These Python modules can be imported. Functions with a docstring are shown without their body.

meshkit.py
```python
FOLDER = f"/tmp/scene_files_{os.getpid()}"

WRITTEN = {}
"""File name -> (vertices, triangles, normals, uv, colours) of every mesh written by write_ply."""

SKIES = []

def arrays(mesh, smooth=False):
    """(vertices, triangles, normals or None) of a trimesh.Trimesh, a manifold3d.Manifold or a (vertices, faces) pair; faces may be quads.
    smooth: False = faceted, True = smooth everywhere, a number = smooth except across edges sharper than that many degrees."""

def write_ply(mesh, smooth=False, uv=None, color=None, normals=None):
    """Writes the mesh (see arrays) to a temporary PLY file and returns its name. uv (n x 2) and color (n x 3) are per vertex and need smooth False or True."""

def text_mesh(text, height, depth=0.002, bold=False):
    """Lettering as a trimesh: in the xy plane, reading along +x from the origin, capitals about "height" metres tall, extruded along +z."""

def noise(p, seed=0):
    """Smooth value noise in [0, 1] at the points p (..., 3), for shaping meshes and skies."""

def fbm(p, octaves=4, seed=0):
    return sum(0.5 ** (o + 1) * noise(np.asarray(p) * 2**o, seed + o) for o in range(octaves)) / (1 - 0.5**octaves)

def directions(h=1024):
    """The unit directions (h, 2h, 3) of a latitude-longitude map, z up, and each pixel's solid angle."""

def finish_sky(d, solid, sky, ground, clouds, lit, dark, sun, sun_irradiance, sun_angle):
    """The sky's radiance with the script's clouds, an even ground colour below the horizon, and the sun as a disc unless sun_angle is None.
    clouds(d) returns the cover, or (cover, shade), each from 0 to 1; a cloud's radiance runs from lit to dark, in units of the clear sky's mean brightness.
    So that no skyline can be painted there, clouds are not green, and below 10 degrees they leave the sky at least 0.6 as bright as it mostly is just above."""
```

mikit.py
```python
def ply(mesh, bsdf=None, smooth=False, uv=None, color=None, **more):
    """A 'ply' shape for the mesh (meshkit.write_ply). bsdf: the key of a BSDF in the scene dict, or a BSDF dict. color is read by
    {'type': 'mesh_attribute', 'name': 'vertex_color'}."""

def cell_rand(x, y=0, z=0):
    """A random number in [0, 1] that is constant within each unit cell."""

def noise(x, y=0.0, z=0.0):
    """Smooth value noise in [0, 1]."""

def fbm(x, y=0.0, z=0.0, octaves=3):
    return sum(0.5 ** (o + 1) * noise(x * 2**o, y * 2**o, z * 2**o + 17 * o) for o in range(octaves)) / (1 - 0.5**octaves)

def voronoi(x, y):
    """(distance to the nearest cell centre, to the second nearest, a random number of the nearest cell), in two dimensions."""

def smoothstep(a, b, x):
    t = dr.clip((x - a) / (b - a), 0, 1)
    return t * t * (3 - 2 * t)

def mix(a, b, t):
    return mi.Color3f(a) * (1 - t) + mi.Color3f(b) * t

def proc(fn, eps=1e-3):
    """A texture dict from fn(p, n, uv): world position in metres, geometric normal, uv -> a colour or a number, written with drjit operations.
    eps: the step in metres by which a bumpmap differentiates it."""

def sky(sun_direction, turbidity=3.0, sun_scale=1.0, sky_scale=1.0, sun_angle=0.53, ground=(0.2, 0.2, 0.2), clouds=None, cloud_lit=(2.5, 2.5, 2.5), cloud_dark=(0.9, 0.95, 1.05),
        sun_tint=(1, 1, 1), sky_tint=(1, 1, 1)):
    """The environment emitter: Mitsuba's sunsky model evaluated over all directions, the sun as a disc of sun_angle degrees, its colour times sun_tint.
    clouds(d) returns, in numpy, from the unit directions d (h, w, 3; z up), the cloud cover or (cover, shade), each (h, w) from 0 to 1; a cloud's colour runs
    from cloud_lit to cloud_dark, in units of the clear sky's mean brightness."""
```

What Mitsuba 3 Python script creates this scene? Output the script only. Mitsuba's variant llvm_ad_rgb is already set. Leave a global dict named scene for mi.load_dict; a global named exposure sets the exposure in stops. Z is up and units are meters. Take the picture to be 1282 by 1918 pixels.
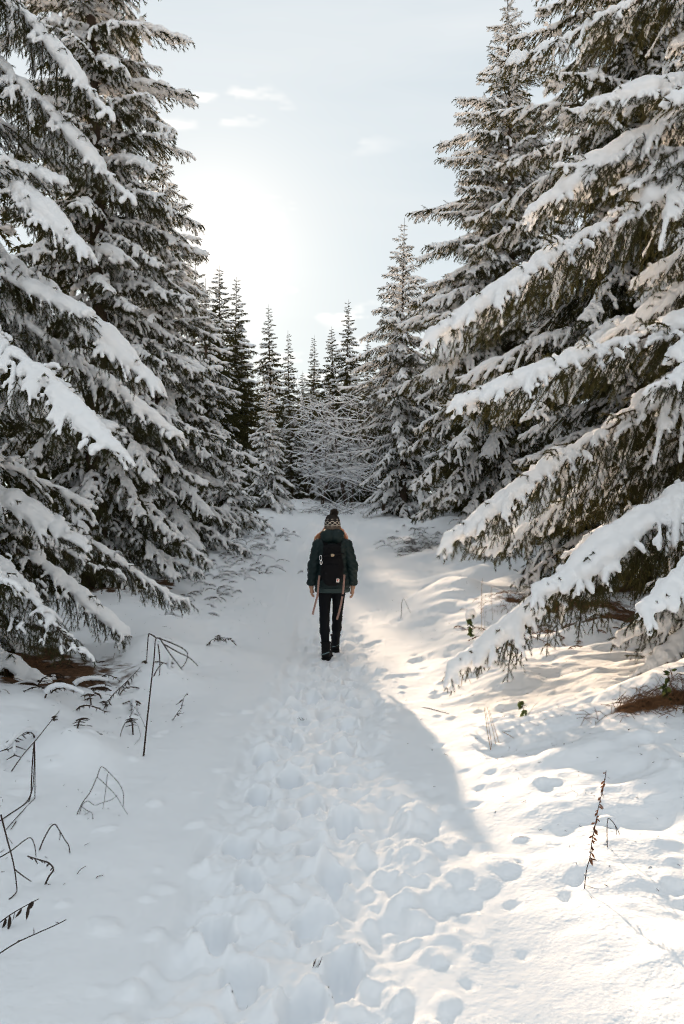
import math
import numpy as np, trimesh, mitsuba as mi, mikit, meshkit
from scipy.interpolate import PchipInterpolator, RegularGridInterpolator

T = mi.ScalarTransform4f
scene, labels = {'type': 'scene'}, {}
R2D = math.degrees

# ------------------------------------------------------------------ camera, sky, exposure
CAM_Z = 1.85
PITCH = math.radians(-0.92)
scene['camera'] = {
    'type': 'perspective', 'fov': 46.27, 'fov_axis': 'x', 'near_clip': 0.05, 'far_clip': 1500.0,
    'to_world': T().look_at(origin=[0, 0, CAM_Z], target=[0, math.cos(PITCH), CAM_Z + math.sin(PITCH)], up=[0, 0, 1]),
}
SUN_AZ, SUN_EL = math.radians(-9.0), math.radians(17.0)
SUN = np.array([math.sin(SUN_AZ) * math.cos(SUN_EL), math.cos(SUN_AZ) * math.cos(SUN_EL), math.sin(SUN_EL)])


def thin_cloud(d):
    """A veil of thin high cloud, streaked, with a few brighter wisps."""
    el = d[..., 2]
    p = np.stack([d[..., 0] * 2.2 / (el + .35), d[..., 1] * 2.2 / (el + .35), el * 3.0], -1)
    streak = meshkit.fbm(p * np.array([1.2, 3.5, 6.0]), 5, 3)
    soft = meshkit.fbm(p * 0.9, 3, 11)
    ang = np.degrees(np.arccos(np.clip(d @ SUN, -1, 1)))
    cover = np.clip(.93 + .10 * (streak - .5), 0, 1)
    wisp = np.clip((meshkit.fbm(p * np.array([7.0, 12.0, 14.0]), 5, 21) - .53) * 7, 0, 1) * np.clip((meshkit.noise(p * np.array([3.0, 4.0, 4.0]), 8) - .66) * 7, 0, 1)
    shade = np.clip(.82 - 1.15 * np.exp(-ang / 3.6) - (.55 * (streak - .5) + .2 * (soft - .5)) * np.clip((ang - 4) / 20, 0, 1) - .5 * wisp, 0, 1)
    return cover, shade


SKY = dict(sun_scale=1.5, sky_scale=.95, sun_angle=1.0)
scene['sky'] = mikit.sky(SUN, turbidity=3.0, ground=(.6, .62, .65), clouds=thin_cloud, cloud_lit=(3.4, 3.2, 3.0), cloud_dark=(1.60, 1.82, 1.97),
                         sun_tint=(.94, .98, 1.30), sky_tint=(.88, 1.0, 1.10), **SKY)
exposure = 2.5

# ------------------------------------------------------------------ materials
pr, fbm, noise, mix, sstep = mikit.proc, mikit.fbm, mikit.noise, mikit.mix, mikit.smoothstep


def two(b):
    return {'type': 'twosided', 'b': b}


def snow_grain(p, n, uv):
    return fbm(p.x * 60, p.y * 60, p.z * 60, 2) + .8 * noise(p.x * 17, p.y * 17, p.z * 17)


def needle_colour(p, n, uv):
    t = fbm(p.x * 2.3, p.y * 2.3, p.z * 2.3, 2)
    f = noise(p.x * 40, p.y * 40, p.z * 40)
    return mix((.014, .023, .012), (.095, .082, .030), t * .6 + f * .4)


def bark_colour(p, n, uv):
    t = fbm(p.x * 14, p.y * 14, p.z * 5, 3)
    return mix((.035, .026, .020), (.13, .095, .07), t)


def litter_colour(p, n, uv):
    t = fbm(p.x * 30, p.y * 30, p.z * 30, 2)
    return mix((.06, .030, .016), (.27, .14, .07), t)


PATCHES = [(2.25, 5.62, .30, .11), (3.0, 10.9, .8, .5), (3.9, 9.8, 1.0, .9), (-3.1, 7.5, 1.0, .8), (4.1, 6.9, 1.0, .8), (4.4, 12.6, 1.1, 1.0), (-4.0, 13.8, 1.0, 1.0)]


def ground_colour(p, n, uv):
    k = mi.Float(0)
    for x, y, rx, ry in PATCHES:
        q = ((p.x - x) / rx) ** 2 + ((p.y - y) / ry) ** 2
        k = mi.Float(1) - (1 - k) * (1 - sstep(1.25, .55, q + 2.2 * (fbm(p.x * 7, p.y * 7, 0, 4) - .5)))
    dirt = mix((.030, .020, .014), (.17, .095, .055), fbm(p.x * 40, p.y * 40, 3, 3))
    return mix((.86, .885, .91), dirt, k)


scene['snow_ground'] = two({'type': 'bumpmap', 'tex': pr(snow_grain, 2e-3), 'scale': .0045, 'b': {'type': 'diffuse', 'reflectance': pr(ground_colour)}})
scene['snow_load'] = {'type': 'principledthin', 'base_color': {'type': 'rgb', 'value': (.96, .962, .965)}, 'roughness': .7, 'spec_trans': 0.0, 'diff_trans': .22}
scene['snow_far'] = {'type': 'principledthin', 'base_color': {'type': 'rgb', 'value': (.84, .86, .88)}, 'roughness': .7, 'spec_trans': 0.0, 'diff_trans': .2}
scene['needles'] = {'type': 'principledthin', 'base_color': pr(needle_colour), 'roughness': .55, 'diff_trans': .75, 'spec_trans': 0.0}
scene['bark'] = two({'type': 'diffuse', 'reflectance': pr(bark_colour)})
scene['twig_wood'] = two({'type': 'diffuse', 'reflectance': {'type': 'rgb', 'value': (.06, .042, .03)}})
scene['dry_stem'] = two({'type': 'diffuse', 'reflectance': {'type': 'rgb', 'value': (.045, .034, .028)}})
scene['straw'] = two({'type': 'diffuse', 'reflectance': {'type': 'rgb', 'value': (.32, .20, .10)}})
scene['rust_leaf'] = {'type': 'principledthin', 'base_color': {'type': 'rgb', 'value': (.11, .055, .035)}, 'roughness': .6, 'diff_trans': .8, 'spec_trans': 0.0}
scene['green_leaf'] = {'type': 'principledthin', 'base_color': {'type': 'rgb', 'value': (.060, .082, .028)}, 'roughness': .5, 'diff_trans': 1.0, 'spec_trans': 0.0}
scene['litter'] = two({'type': 'diffuse', 'reflectance': pr(litter_colour)})

# ------------------------------------------------------------------ geometry helpers


def cat(parts):
    """Joins (vertices, faces) pairs."""
    vs, fs, at = [], [], 0
    for v, f in parts:
        vs.append(v); fs.append(f + at); at += len(v)
    return np.vstack(vs), np.vstack(fs)


def tube(pts, rad, sides=6, cap=True):
    p = np.asarray(pts, float); rad = np.broadcast_to(np.asarray(rad, float), (len(p),))
    t = np.gradient(p, axis=0); t /= np.linalg.norm(t, axis=1, keepdims=True) + 1e-12
    up = np.array([0, 0, 1.0]) if abs(t[:, 2]).mean() < .8 else np.array([1.0, 0, 0])
    a = np.cross(t, up); a /= np.linalg.norm(a, axis=1, keepdims=True) + 1e-12
    b = np.cross(t, a)
    ang = np.arange(sides) * 2 * np.pi / sides
    v = (p[:, None] + rad[:, None, None] * (np.cos(ang)[None, :, None] * a[:, None] + np.sin(ang)[None, :, None] * b[:, None])).reshape(-1, 3)
    i, j = np.meshgrid(np.arange(len(p) - 1), np.arange(sides), indexing='ij')
    q = np.stack([i * sides + j, i * sides + (j + 1) % sides, (i + 1) * sides + (j + 1) % sides, (i + 1) * sides + j], -1).reshape(-1, 4)
    f = np.vstack([q[:, [0, 1, 2]], q[:, [0, 2, 3]]])
    if cap:
        n = len(v); v = np.vstack([v, p[:1], p[-1:]]); k = np.arange(sides); e = (len(p) - 1) * sides
        f = np.vstack([f, np.stack([k * 0 + n, (k + 1) % sides, k], 1), np.stack([k * 0 + n + 1, e + k, e + (k + 1) % sides], 1)])
    return v, f


def smooth_line(pts, n=16):
    p = np.asarray(pts, float)
    s = np.r_[0, np.cumsum(np.linalg.norm(np.diff(p, axis=0), axis=1))]
    if len(p) < 3:
        return np.stack([np.interp(np.linspace(0, s[-1], n), s, p[:, k]) for k in range(3)], 1)
    return PchipInterpolator(s, p)(np.linspace(0, s[-1], n))


def surface_nets(F, lo, h):
    """A smooth quad mesh of F = 0 (F > 0 is inside)."""
    S = F > 0
    nx, ny, nz = F.shape
    c = np.zeros((nx - 1, ny - 1, nz - 1), np.int8)
    for a, b, d in np.ndindex(2, 2, 2):
        c += S[a:nx - 1 + a, b:ny - 1 + b, d:nz - 1 + d]
    idx = np.argwhere((c > 0) & (c < 8))
    if len(idx) == 0:
        return np.zeros((0, 3)), np.zeros((0, 3), int)
    val = {k: F[idx[:, 0] + k[0], idx[:, 1] + k[1], idx[:, 2] + k[2]] for k in np.ndindex(2, 2, 2)}
    acc, cnt = np.zeros((len(idx), 3)), np.zeros(len(idx))
    for a in val:
        for ax in range(3):
            if a[ax]:
                continue
            b = list(a); b[ax] = 1; b = tuple(b)
            m = (val[a] > 0) != (val[b] > 0)
            t = val[a] / np.where(m, val[a] - val[b], 1)
            q = np.tile(np.array(a, float), (len(idx), 1)); q[:, ax] += t
            acc += q * m[:, None]; cnt += m
    v = (idx + acc / cnt[:, None]) * h + lo
    num = np.full(c.shape, -1, np.int64); num[tuple(idx.T)] = np.arange(len(idx))
    quads = []
    for ax in range(3):
        u, w = (ax + 1) % 3, (ax + 2) % 3
        A = np.moveaxis(S, (ax, u, w), (0, 1, 2)); N = np.moveaxis(num, (ax, u, w), (0, 1, 2))
        e = np.argwhere(A[:-1, 1:-1, 1:-1] != A[1:, 1:-1, 1:-1])
        i, j, k = e[:, 0], e[:, 1] + 1, e[:, 2] + 1
        q = np.stack([N[i, j - 1, k - 1], N[i, j, k - 1], N[i, j, k], N[i, j - 1, k]], 1)
        flip = ~A[i, j, k]
        q[flip] = q[flip][:, ::-1]
        quads.append(q)
    q = np.vstack(quads); q = q[(q >= 0).all(1)]
    return v, np.vstack([q[:, [0, 1, 2]], q[:, [0, 2, 3]]])


def vnormals(v, f):
    n = np.zeros_like(v); fn = np.cross(v[f[:, 1]] - v[f[:, 0]], v[f[:, 2]] - v[f[:, 0]])
    for k in range(3):
        np.add.at(n, f[:, k], fn)
    return n / (np.linalg.norm(n, axis=1, keepdims=True) + 1e-12)


def blobs(P, R, h, rough=0.0, freq=18, seed=0, squash=1.0):
    """One lumpy surface round many soft balls."""
    P, R = np.asarray(P, float), np.asarray(R, float)
    K = 1.6
    lo = (P - K * R[:, None]).min(0) - 2 * h
    dims = np.ceil(((P + K * R[:, None]).max(0) - lo) / h).astype(int) + 3
    F = np.zeros(dims, np.float32)
    for p, r in zip(P, R):
        kr = K * r
        a = np.maximum(np.floor((p - kr - lo) / h).astype(int), 0); b = np.ceil((p + kr - lo) / h).astype(int) + 1
        g = [((np.arange(a[k], b[k]) * h + lo[k] - p[k]) / kr) ** 2 for k in range(3)]
        d2 = g[0][:, None, None] + g[1][None, :, None] + g[2][None, None, :] / squash ** 2
        F[a[0]:b[0], a[1]:b[1], a[2]:b[2]] += np.clip(1 - d2, 0, None)[: dims[0] - a[0], : dims[1] - a[1], : dims[2] - a[2]] ** 3
    v, f = surface_nets(F - .227, lo, h)
    if rough and len(v):
        v = v + vnormals(v, f) * ((meshkit.fbm(v * freq, 3, seed) - .5) * 2 * rough)[:, None]
    return v, f


def drop_bits(v, f, least, share=0.0):
    """Without the separate pieces of fewer faces than that."""
    from scipy.sparse import coo_matrix
    from scipy.sparse.csgraph import connected_components
    e = np.vstack([f[:, :2], f[:, 1:]])
    _, lab = connected_components(coo_matrix((np.ones(len(e)), (e[:, 0], e[:, 1])), (len(v), len(v))), False)
    n = np.bincount(lab[f[:, 0]], minlength=lab.max() + 1)
    f = f[n[lab[f[:, 0]]] >= max(least, share * n.max())]
    used = np.unique(f); num = np.full(len(v), -1); num[used] = np.arange(len(used))
    return v[used], num[f]


def sdf_caps(segs, h, blend=.03, extra=None):
    """A continuous body from (p0, p1, r0, r1[, squash y]) round cones, smoothly joined."""
    allp = np.array([s[k] for s in segs for k in (0, 1)]); rm = max(max(s[2], s[3]) for s in segs)
    lo = allp.min(0) - rm - 3 * h; hi = allp.max(0) + rm + 3 * h
    n = np.ceil((hi - lo) / h).astype(int) + 1
    g = np.stack(np.meshgrid(*[lo[k] + h * np.arange(n[k]) for k in range(3)], indexing='ij'), -1)
    D = None
    for s in segs:
        p0, p1, r0, r1 = np.array(s[0], float), np.array(s[1], float), s[2], s[3]
        sq = np.array([1, s[4] if len(s) > 4 else 1, 1.0])
        q, b = (g - p0) / sq, (p1 - p0) / sq
        t = np.clip((q @ b) / max(b @ b, 1e-9), 0, 1)
        d = np.linalg.norm(q - t[..., None] * b, axis=-1) - (r0 + (r1 - r0) * t)
        d = d * min(1.0, sq[1]) if sq[1] < 1 else d
        if D is None:
            D = d
        else:
            k = np.clip(.5 + .5 * (D - d) / blend, 0, 1)
            D = D * (1 - k) + d * k - blend * k * (1 - k)
    if extra is not None:
        D = extra(D, g)
    return surface_nets(-D, lo, h)


def add(key, mesh, bsdf, smooth=True, **more):
    scene[key] = mikit.ply(mesh, bsdf, smooth=smooth, **more)


def tag(key, label=None, cat_=None, group=None, kind=None):
    e = labels.setdefault(key, {})
    for k, x in (('label', label), ('category', cat_), ('group', group), ('kind', kind)):
        if x:
            e[k] = x


def ss(a, b, x):
    t = np.clip((x - a) / (b - a), 0, 1)
    return t * t * (3 - 2 * t)


# ------------------------------------------------------------------ the snowy ground
RISE = PchipInterpolator([-60, 0, 9, 12, 15, 20, 25, 30, 40, 60, 400], [0, 0, 0, .03, .13, .46, .90, 1.27, 1.62, 1.85, 2.2])
PATH = PchipInterpolator([-20, 2, 4, 6, 9.5, 14, 20, 27, 34, 60], [-.15, -.2, -.23, -.2, -.1, -.28, -.45, -.1, .9, 3])


def base_ground(x, y):
    xp = PATH(y)
    n2 = lambda fx, fy, s, o=3: meshkit.fbm(np.stack([x * fx, y * fy, 0 * x], -1), o, s) - .5
    z = RISE(y)
    dl, dr = (xp - .62) - x, x - (xp + .75)
    z = z + .05 * ss(0, .35, dl) + .22 * ss(.7, 2.6, dl) + .25 * ss(.9, 2.4, dl) * n2(1.3, 1.3, 1) + .05 * ss(.2, .8, dl) * n2(1.1, .9, 2)
    z = z + .10 * ss(0, .9, dr) + .28 * ss(.7, 2.8, dr)
    near = 1 - ss(9, 16, y)
    z = z + ss(.1, .8, dr) * (.20 * n2(1.3, 2.6, 5, 4) + .36 * ss(.6, 1.6, dr) * n2(.9, 1.3, 6))
    z = z + .03 * n2(.5, .5, 7)
    # small steep hummocks, as over tussocks, on the right bank and the left bank
    for hx, hy, r, a in ((1.5, 12.4, .55, .30), (1.95, 12.9, .6, .34), (1.2, 11.6, .5, .14), (2.2, 11.2, .6, .22), (1.6, 9.6, .5, .12), (2.45, 5.95, .38, .30), (1.75, 6.2, .5, .16), (2.95, 6.2, .3, .34),
                         (2.0, 5.4, .55, .10), (1.45, 5.1, .4, .08), (-1.75, 7.6, .38, .20), (-2.05, 8.6, .45, .26), (-1.5, 9.0, .4, .14), (-2.2, 10.2, .5, .22), (-1.6, 10.8, .4, .15), (-1.95, 5.6, .34, .12), (-1.74, 5.42, .20, .09), (-2.5, 6.2, .5, .18),
                         (1.2, 8.3, .35, .09), (1.6, 7.6, .4, .13)):
        z = z + a * np.exp(-((x - hx) ** 2 + (y - hy) ** 2) / (r * r))
    return z


def spaced(lo, a, b, hi, step, grow=1.07):
    mid = list(np.arange(a, b, step)); left, right = [], []
    s, q = step, a
    while q > lo:
        s *= grow; q -= s; left.append(q)
    s, q = step, mid[-1]
    while q < hi:
        s *= grow; q += s; right.append(q)
    return np.array(left[::-1] + mid + right)


GX, GY = spaced(-42, -1.6, 2.0, 42, .0145, 1.045), spaced(-26, 2.5, 7.6, 70, .0145, 1.014)
XX, YY = np.meshgrid(GX, GY, indexing='ij')
ZZ = base_ground(XX, YY)


def stamp(x, y, r, fn):
    """Adds fn(dx, dy) to the heights within r of (x, y)."""
    i0, i1 = np.searchsorted(GX, [x - r, x + r]); j0, j1 = np.searchsorted(GY, [y - r, y + r])
    if i1 > i0 and j1 > j0:
        ZZ[i0:i1, j0:j1] += fn(XX[i0:i1, j0:j1] - x, YY[i0:i1, j0:j1] - y)


def trample():
    rng = np.random.default_rng(5)
    xp = PATH(YY)
    lump = meshkit.fbm(np.stack([XX * 3.8, YY * 3.0, 0 * XX], -1), 3, 31) - .5
    fine = meshkit.fbm(np.stack([XX * 16, YY * 13, 0 * XX], -1), 3, 33) - .5
    crease = np.abs(meshkit.fbm(np.stack([XX * 8 + 3, YY * 6, 0 * XX], -1), 3, 37) - .5) * 2
    edge = .06 * (meshkit.noise(np.stack([YY * 2.2, 0 * XX, 0 * XX], -1), 8) - .5)
    m = ss(-.55, -.47, XX - xp + edge) * (1 - ss(.35, .62, XX - xp + edge * 3)) * (1 - ss(10.5, 14, YY))
    m2 = ss(.3, .55, XX - xp) * (1 - ss(.7, 1.0, XX - xp)) * ss(3.0, 3.5, YY) * (1 - ss(4.6, 5.6, YY))
    ZZ[:] += m * (-.045 + .10 * lump + .050 * fine + .05 * (crease - .3)) + m2 * (.11 * lump + .06 * fine + .05 * (crease - .2))
    soft = (1 - m) * (1 - ss(14, 22, YY))
    ZZ[:] += soft * .020 * (meshkit.fbm(np.stack([XX * 5, YY * 5, 0 * XX + 4], -1), 3, 41) - .5) + soft * ss(.8, 1.6, XX - xp) * .03 * lump

    def boot(x, y, a, L, W, depth, rim):
        ca, sa = math.cos(a), math.sin(a)

        def fn(dx, dy):
            u, v = (dx * sa + dy * ca) / L, (dx * ca - dy * sa) / (W * (1 + .25 * np.sign(dy)))
            q = np.sqrt(u * u + v * v) + .18 * (meshkit.noise(np.stack([(dx + x) * 22, (dy + y) * 22, 0 * dx], -1), 2) - .5)
            return -depth * (1 - ss(.82, 1.05, q)) + rim * np.exp(-((q - 1.2) / .18) ** 2)
        stamp(x, y, 2.2 * L, fn)
    for lane, (off, st) in enumerate(((-.22, .74), (.14, .70))):
        y = 1.6 + .13 * lane
        k = 0
        while y < 11.5:
            k += 1
            if lane < 2 or rng.random() < .6:
                boot(float(PATH(y)) + off + (.085 if k % 2 else -.085) + rng.normal(0, .03), y + rng.normal(0, .05), rng.normal(0, .22), rng.uniform(.145, .17), rng.uniform(.058, .07), rng.uniform(.08, .14), rng.uniform(.015, .035))
            y += st * .5
    for _ in range(90):      # older, softer prints up the path and along its right side
        y = rng.uniform(8, 30)
        boot(float(PATH(y)) + rng.normal(.15, .45), y, rng.normal(0, .5), .16, .08, rng.uniform(.015, .04), .006)
    for _ in range(1000):     # clods kicked out of the prints
        y = rng.uniform(2.4, 9.0); x = float(PATH(y)) + rng.normal(-.03, .30) + (rng.random() < .16) * rng.uniform(.2, .6) * (y < 5.2)
        r = rng.uniform(.016, .055) * rng.uniform(.5, 1); a = r * rng.uniform(.35, .85); w0 = rng.uniform(0, 99)
        stamp(x, y, 2.2 * r, lambda dx, dy: a * ss(0, .75, 1 - (dx * dx + dy * dy) / (1.6 * r) ** 2 + .7 * (meshkit.noise(np.stack([dx / r * 1.3 + w0, dy / r * 1.3, 0 * dx], -1), 3) - .5)))
    for _ in range(420):     # pits and crumbs where snow has dropped from the boughs
        y = rng.uniform(3.2, 13); x = float(PATH(y)) + (rng.uniform(.9, 3.2) if rng.random() < .68 else -rng.uniform(1.0, 2.4)); r = rng.uniform(.010, .038); up = 1 if rng.random() < .55 else -1; w0 = rng.uniform(0, 99)
        stamp(x, y, 2.4 * r, lambda dx, dy: up * r * .6 * ss(0, .8, 1 - (dx * dx + dy * dy) / (1.7 * r) ** 2 + .8 * (meshkit.noise(np.stack([dx / r * 1.4 + w0, dy / r * 1.4, 0 * dx], -1), 3) - .5)))
    for x, y, r in ((.62, 3.82, .1), (.45, 3.75, .08), (.78, 3.95, .08), (.35, 4.05, .1), (.55, 4.2, .07), (-.17, 4.1, .11), (-.42, 3.62, .1), (.3, 3.6, .07), (.1, 4.75, .1), (.42, 4.62, .09)):
        stamp(x, y, 1.8 * r, lambda dx, dy: .55 * r * np.clip(1 - (dx * dx + dy * dy) / (1.6 * r) ** 2, 0, None))
    for x, y, r in ((.73, 3.2, .026), (.48, 3.02, .024), (.36, 2.8, .024), (1.09, 3.72, .034), (1.02, 3.60, .030), (.88, 3.95, .028), (.66, 3.0, .016)):
        stamp(x, y, 3 * r, lambda dx, dy: -.9 * r * np.exp(-(((dx / r) ** 2 + (dy / r / 1.2) ** 2) * (.5 + meshkit.noise(np.stack([(dx + x) * 28, (dy + y) * 28, 0 * dx], -1), 7))) ** 1.7))


trample()
from scipy.ndimage import gaussian_filter
ZZ[:] = gaussian_filter(ZZ, .7)
ground_at = RegularGridInterpolator((GX, GY), ZZ, bounds_error=False, fill_value=None)


def gz(x, y):
    return float(ground_at([[x, y]])[0])


nx, ny = len(GX), len(GY)
I, J = np.meshgrid(np.arange(nx - 1), np.arange(ny - 1), indexing='ij')
gq = np.stack([I * ny + J, (I + 1) * ny + J, (I + 1) * ny + J + 1, I * ny + J + 1], -1).reshape(-1, 4)
add('ground', (np.stack([XX, YY, ZZ], -1).reshape(-1, 3), np.vstack([gq[:, [0, 1, 2]], gq[:, [0, 2, 3]]])), 'snow_ground')
tag('ground', 'trampled snow of the forest path and its soft snowy banks', kind='structure')

# ------------------------------------------------------------------ snow-laden spruce branches (shapes shared by the trees)
SPECS = {0: dict(ds=.014, per=3, nl=.024, nw=.0062, h=.017, tert=.042, sec=.066), 1: dict(ds=.031, per=3, nl=.038, nw=.0145, h=.0255, tert=.07, sec=.09),
         2: dict(ds=.08, per=3, nl=.085, nw=.042, h=.054, tert=.14, sec=.14)}


def make_branch(L, seed, lod, load=1.0, hang=1.0):
    """(wood, needles, snow) of one drooping branch along +x."""
    q = SPECS[lod]; rng = np.random.default_rng(seed)
    n = 48; s = np.linspace(0, 1, n)
    pit = np.radians(np.interp(s, [0, .25, .65, .9, 1], [rng.uniform(-6, 4), -20, -36 + rng.uniform(-5, 5), -32, rng.uniform(-24, -6)]))
    yaw = np.radians(14) * np.cumsum(rng.normal(0, 1, n)) / math.sqrt(n)
    step = L / (n - 1)
    ax = np.vstack([[0, 0, 0], np.cumsum(np.stack([np.cos(pit) * np.cos(yaw), np.cos(pit) * np.sin(yaw), np.sin(pit)], 1)[:-1] * step, 0)])
    ax = ax + .012 * rng.normal(0, 1, (n, 3)).cumsum(0) / math.sqrt(n)
    tan = np.gradient(ax, axis=0); tan /= np.linalg.norm(tan, axis=1, keepdims=True)
    at = lambda u: np.array([np.interp(u, s, ax[:, k]) for k in range(3)])
    tat = lambda u: np.array([np.interp(u, s, tan[:, k]) for k in range(3)])
    wood = [tube(ax, np.interp(s, [0, 1], [.0075 * L + .006, .003]), 6 if lod == 0 else 4)]
    P0, D0, P1, balls, rad = [], [], [], [], []
    twigs = [ax[int(n * .72):]]
    Lb = (.28 + .17 * L) * (1 if L > 1.2 else .85)
    u = .03 + .03 * rng.random(); side = 1; secs = []
    while u < .985:
        side = -side
        prof = min(1, .45 + (u - .04) / .30) * (1 - u) ** .62 + .14
        ll = Lb * prof * rng.uniform(.7, 1.2)
        t = tat(u); lat = np.cross([0, 0, 1], t); lat /= np.linalg.norm(lat)
        fwd = math.radians(rng.uniform(38, 62)); d = t * math.cos(fwd) + side * lat * math.sin(fwd)
        d[2] += rng.uniform(-.15, .12)
        m = 10; w = np.linspace(0, 1, m)
        up = rng.random() < .13
        if up:
            d[2] += rng.uniform(.35, .9); ll *= .55
        droop = (.15 if up else 1) * hang * rng.uniform(.8, 2.2) * (.45 + .9 * min(1, ll / .6))
        dirs = d[None] * (1 - .45 * w[:, None]) + np.array([0, 0, -1.0])[None] * (droop * w ** .65)[:, None] + np.array([.25, 0, 0])[None] * w[:, None]
        dirs /= np.linalg.norm(dirs, axis=1, keepdims=True)
        pl = at(u) + np.vstack([[0, 0, 0], np.cumsum(dirs[:-1] * ll / (m - 1), 0)])
        if not up:
            secs.append((pl, dirs, ll, u))
        twigs.append(pl)
        if lod == 0 or (lod == 1 and ll > .35):
            wood.append(tube(pl, np.linspace(.005, .0022, m), 3, False))
        k = .12
        tl = -1
        while k < .96 and ll > .12:
            tl = -tl
            b = np.array([np.interp(k, w, pl[:, c]) for c in range(3)]); bt = np.array([np.interp(k, w, dirs[:, c]) for c in range(3)])
            la = np.cross([0, 0, 1], bt); la /= np.linalg.norm(la) + 1e-9
            lt = min(.19, ll * .42) * (1.1 - .75 * k) * rng.uniform(.55, 1.2)
            dd = bt * .75 + tl * la * .75 + np.array([0, 0, rng.uniform(-.75, .05)]); dd /= np.linalg.norm(dd)
            de = dd + np.array([0, 0, -.9]) * hang; de /= np.linalg.norm(de)
            ter = np.array([b, b + dd * lt * .5, b + dd * lt * .5 + de * lt * .5])
            twigs.append(ter)
            if rng.random() < .34 * load and lod < 2 and abs(dd[2]) < .75 and k < .7:
                c = ter[:2].mean(0); r = rng.uniform(.015, .022) * load; balls += [ter[0] + [0, 0, .012], c + [0, 0, .012], ter[1] + [0, 0, .010], ter[1:].mean(0) + [0, 0, .008]]; rad += [r, r, r * .95, r * .75]
            k += q['tert'] / ll * rng.uniform(.8, 1.25)
        u += q['sec'] / L * .5 * rng.uniform(.7, 1.3)
    # needles
    P, Dv = [], []
    for pl in twigs:
        seg = np.linalg.norm(np.diff(pl, axis=0), axis=1); S = np.r_[0, seg.cumsum()]
        c = np.arange(.2 * q['ds'], S[-1] + q['ds'] * .4, q['ds'])
        P.append(np.stack([np.interp(c, S, pl[:, k]) for k in range(3)], 1))
        tt = np.diff(pl, axis=0) / (seg[:, None] + 1e-12); Dv.append(tt[np.clip(np.searchsorted(S, c) - 1, 0, len(seg) - 1)])
    P, Dv = np.repeat(np.vstack(P), q['per'], 0), np.repeat(np.vstack(Dv), q['per'], 0)
    N = len(P)
    ref = np.where(np.abs(Dv[:, 2:]) < .9, [0, 0, 1.0], [1.0, 0, 0])
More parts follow.
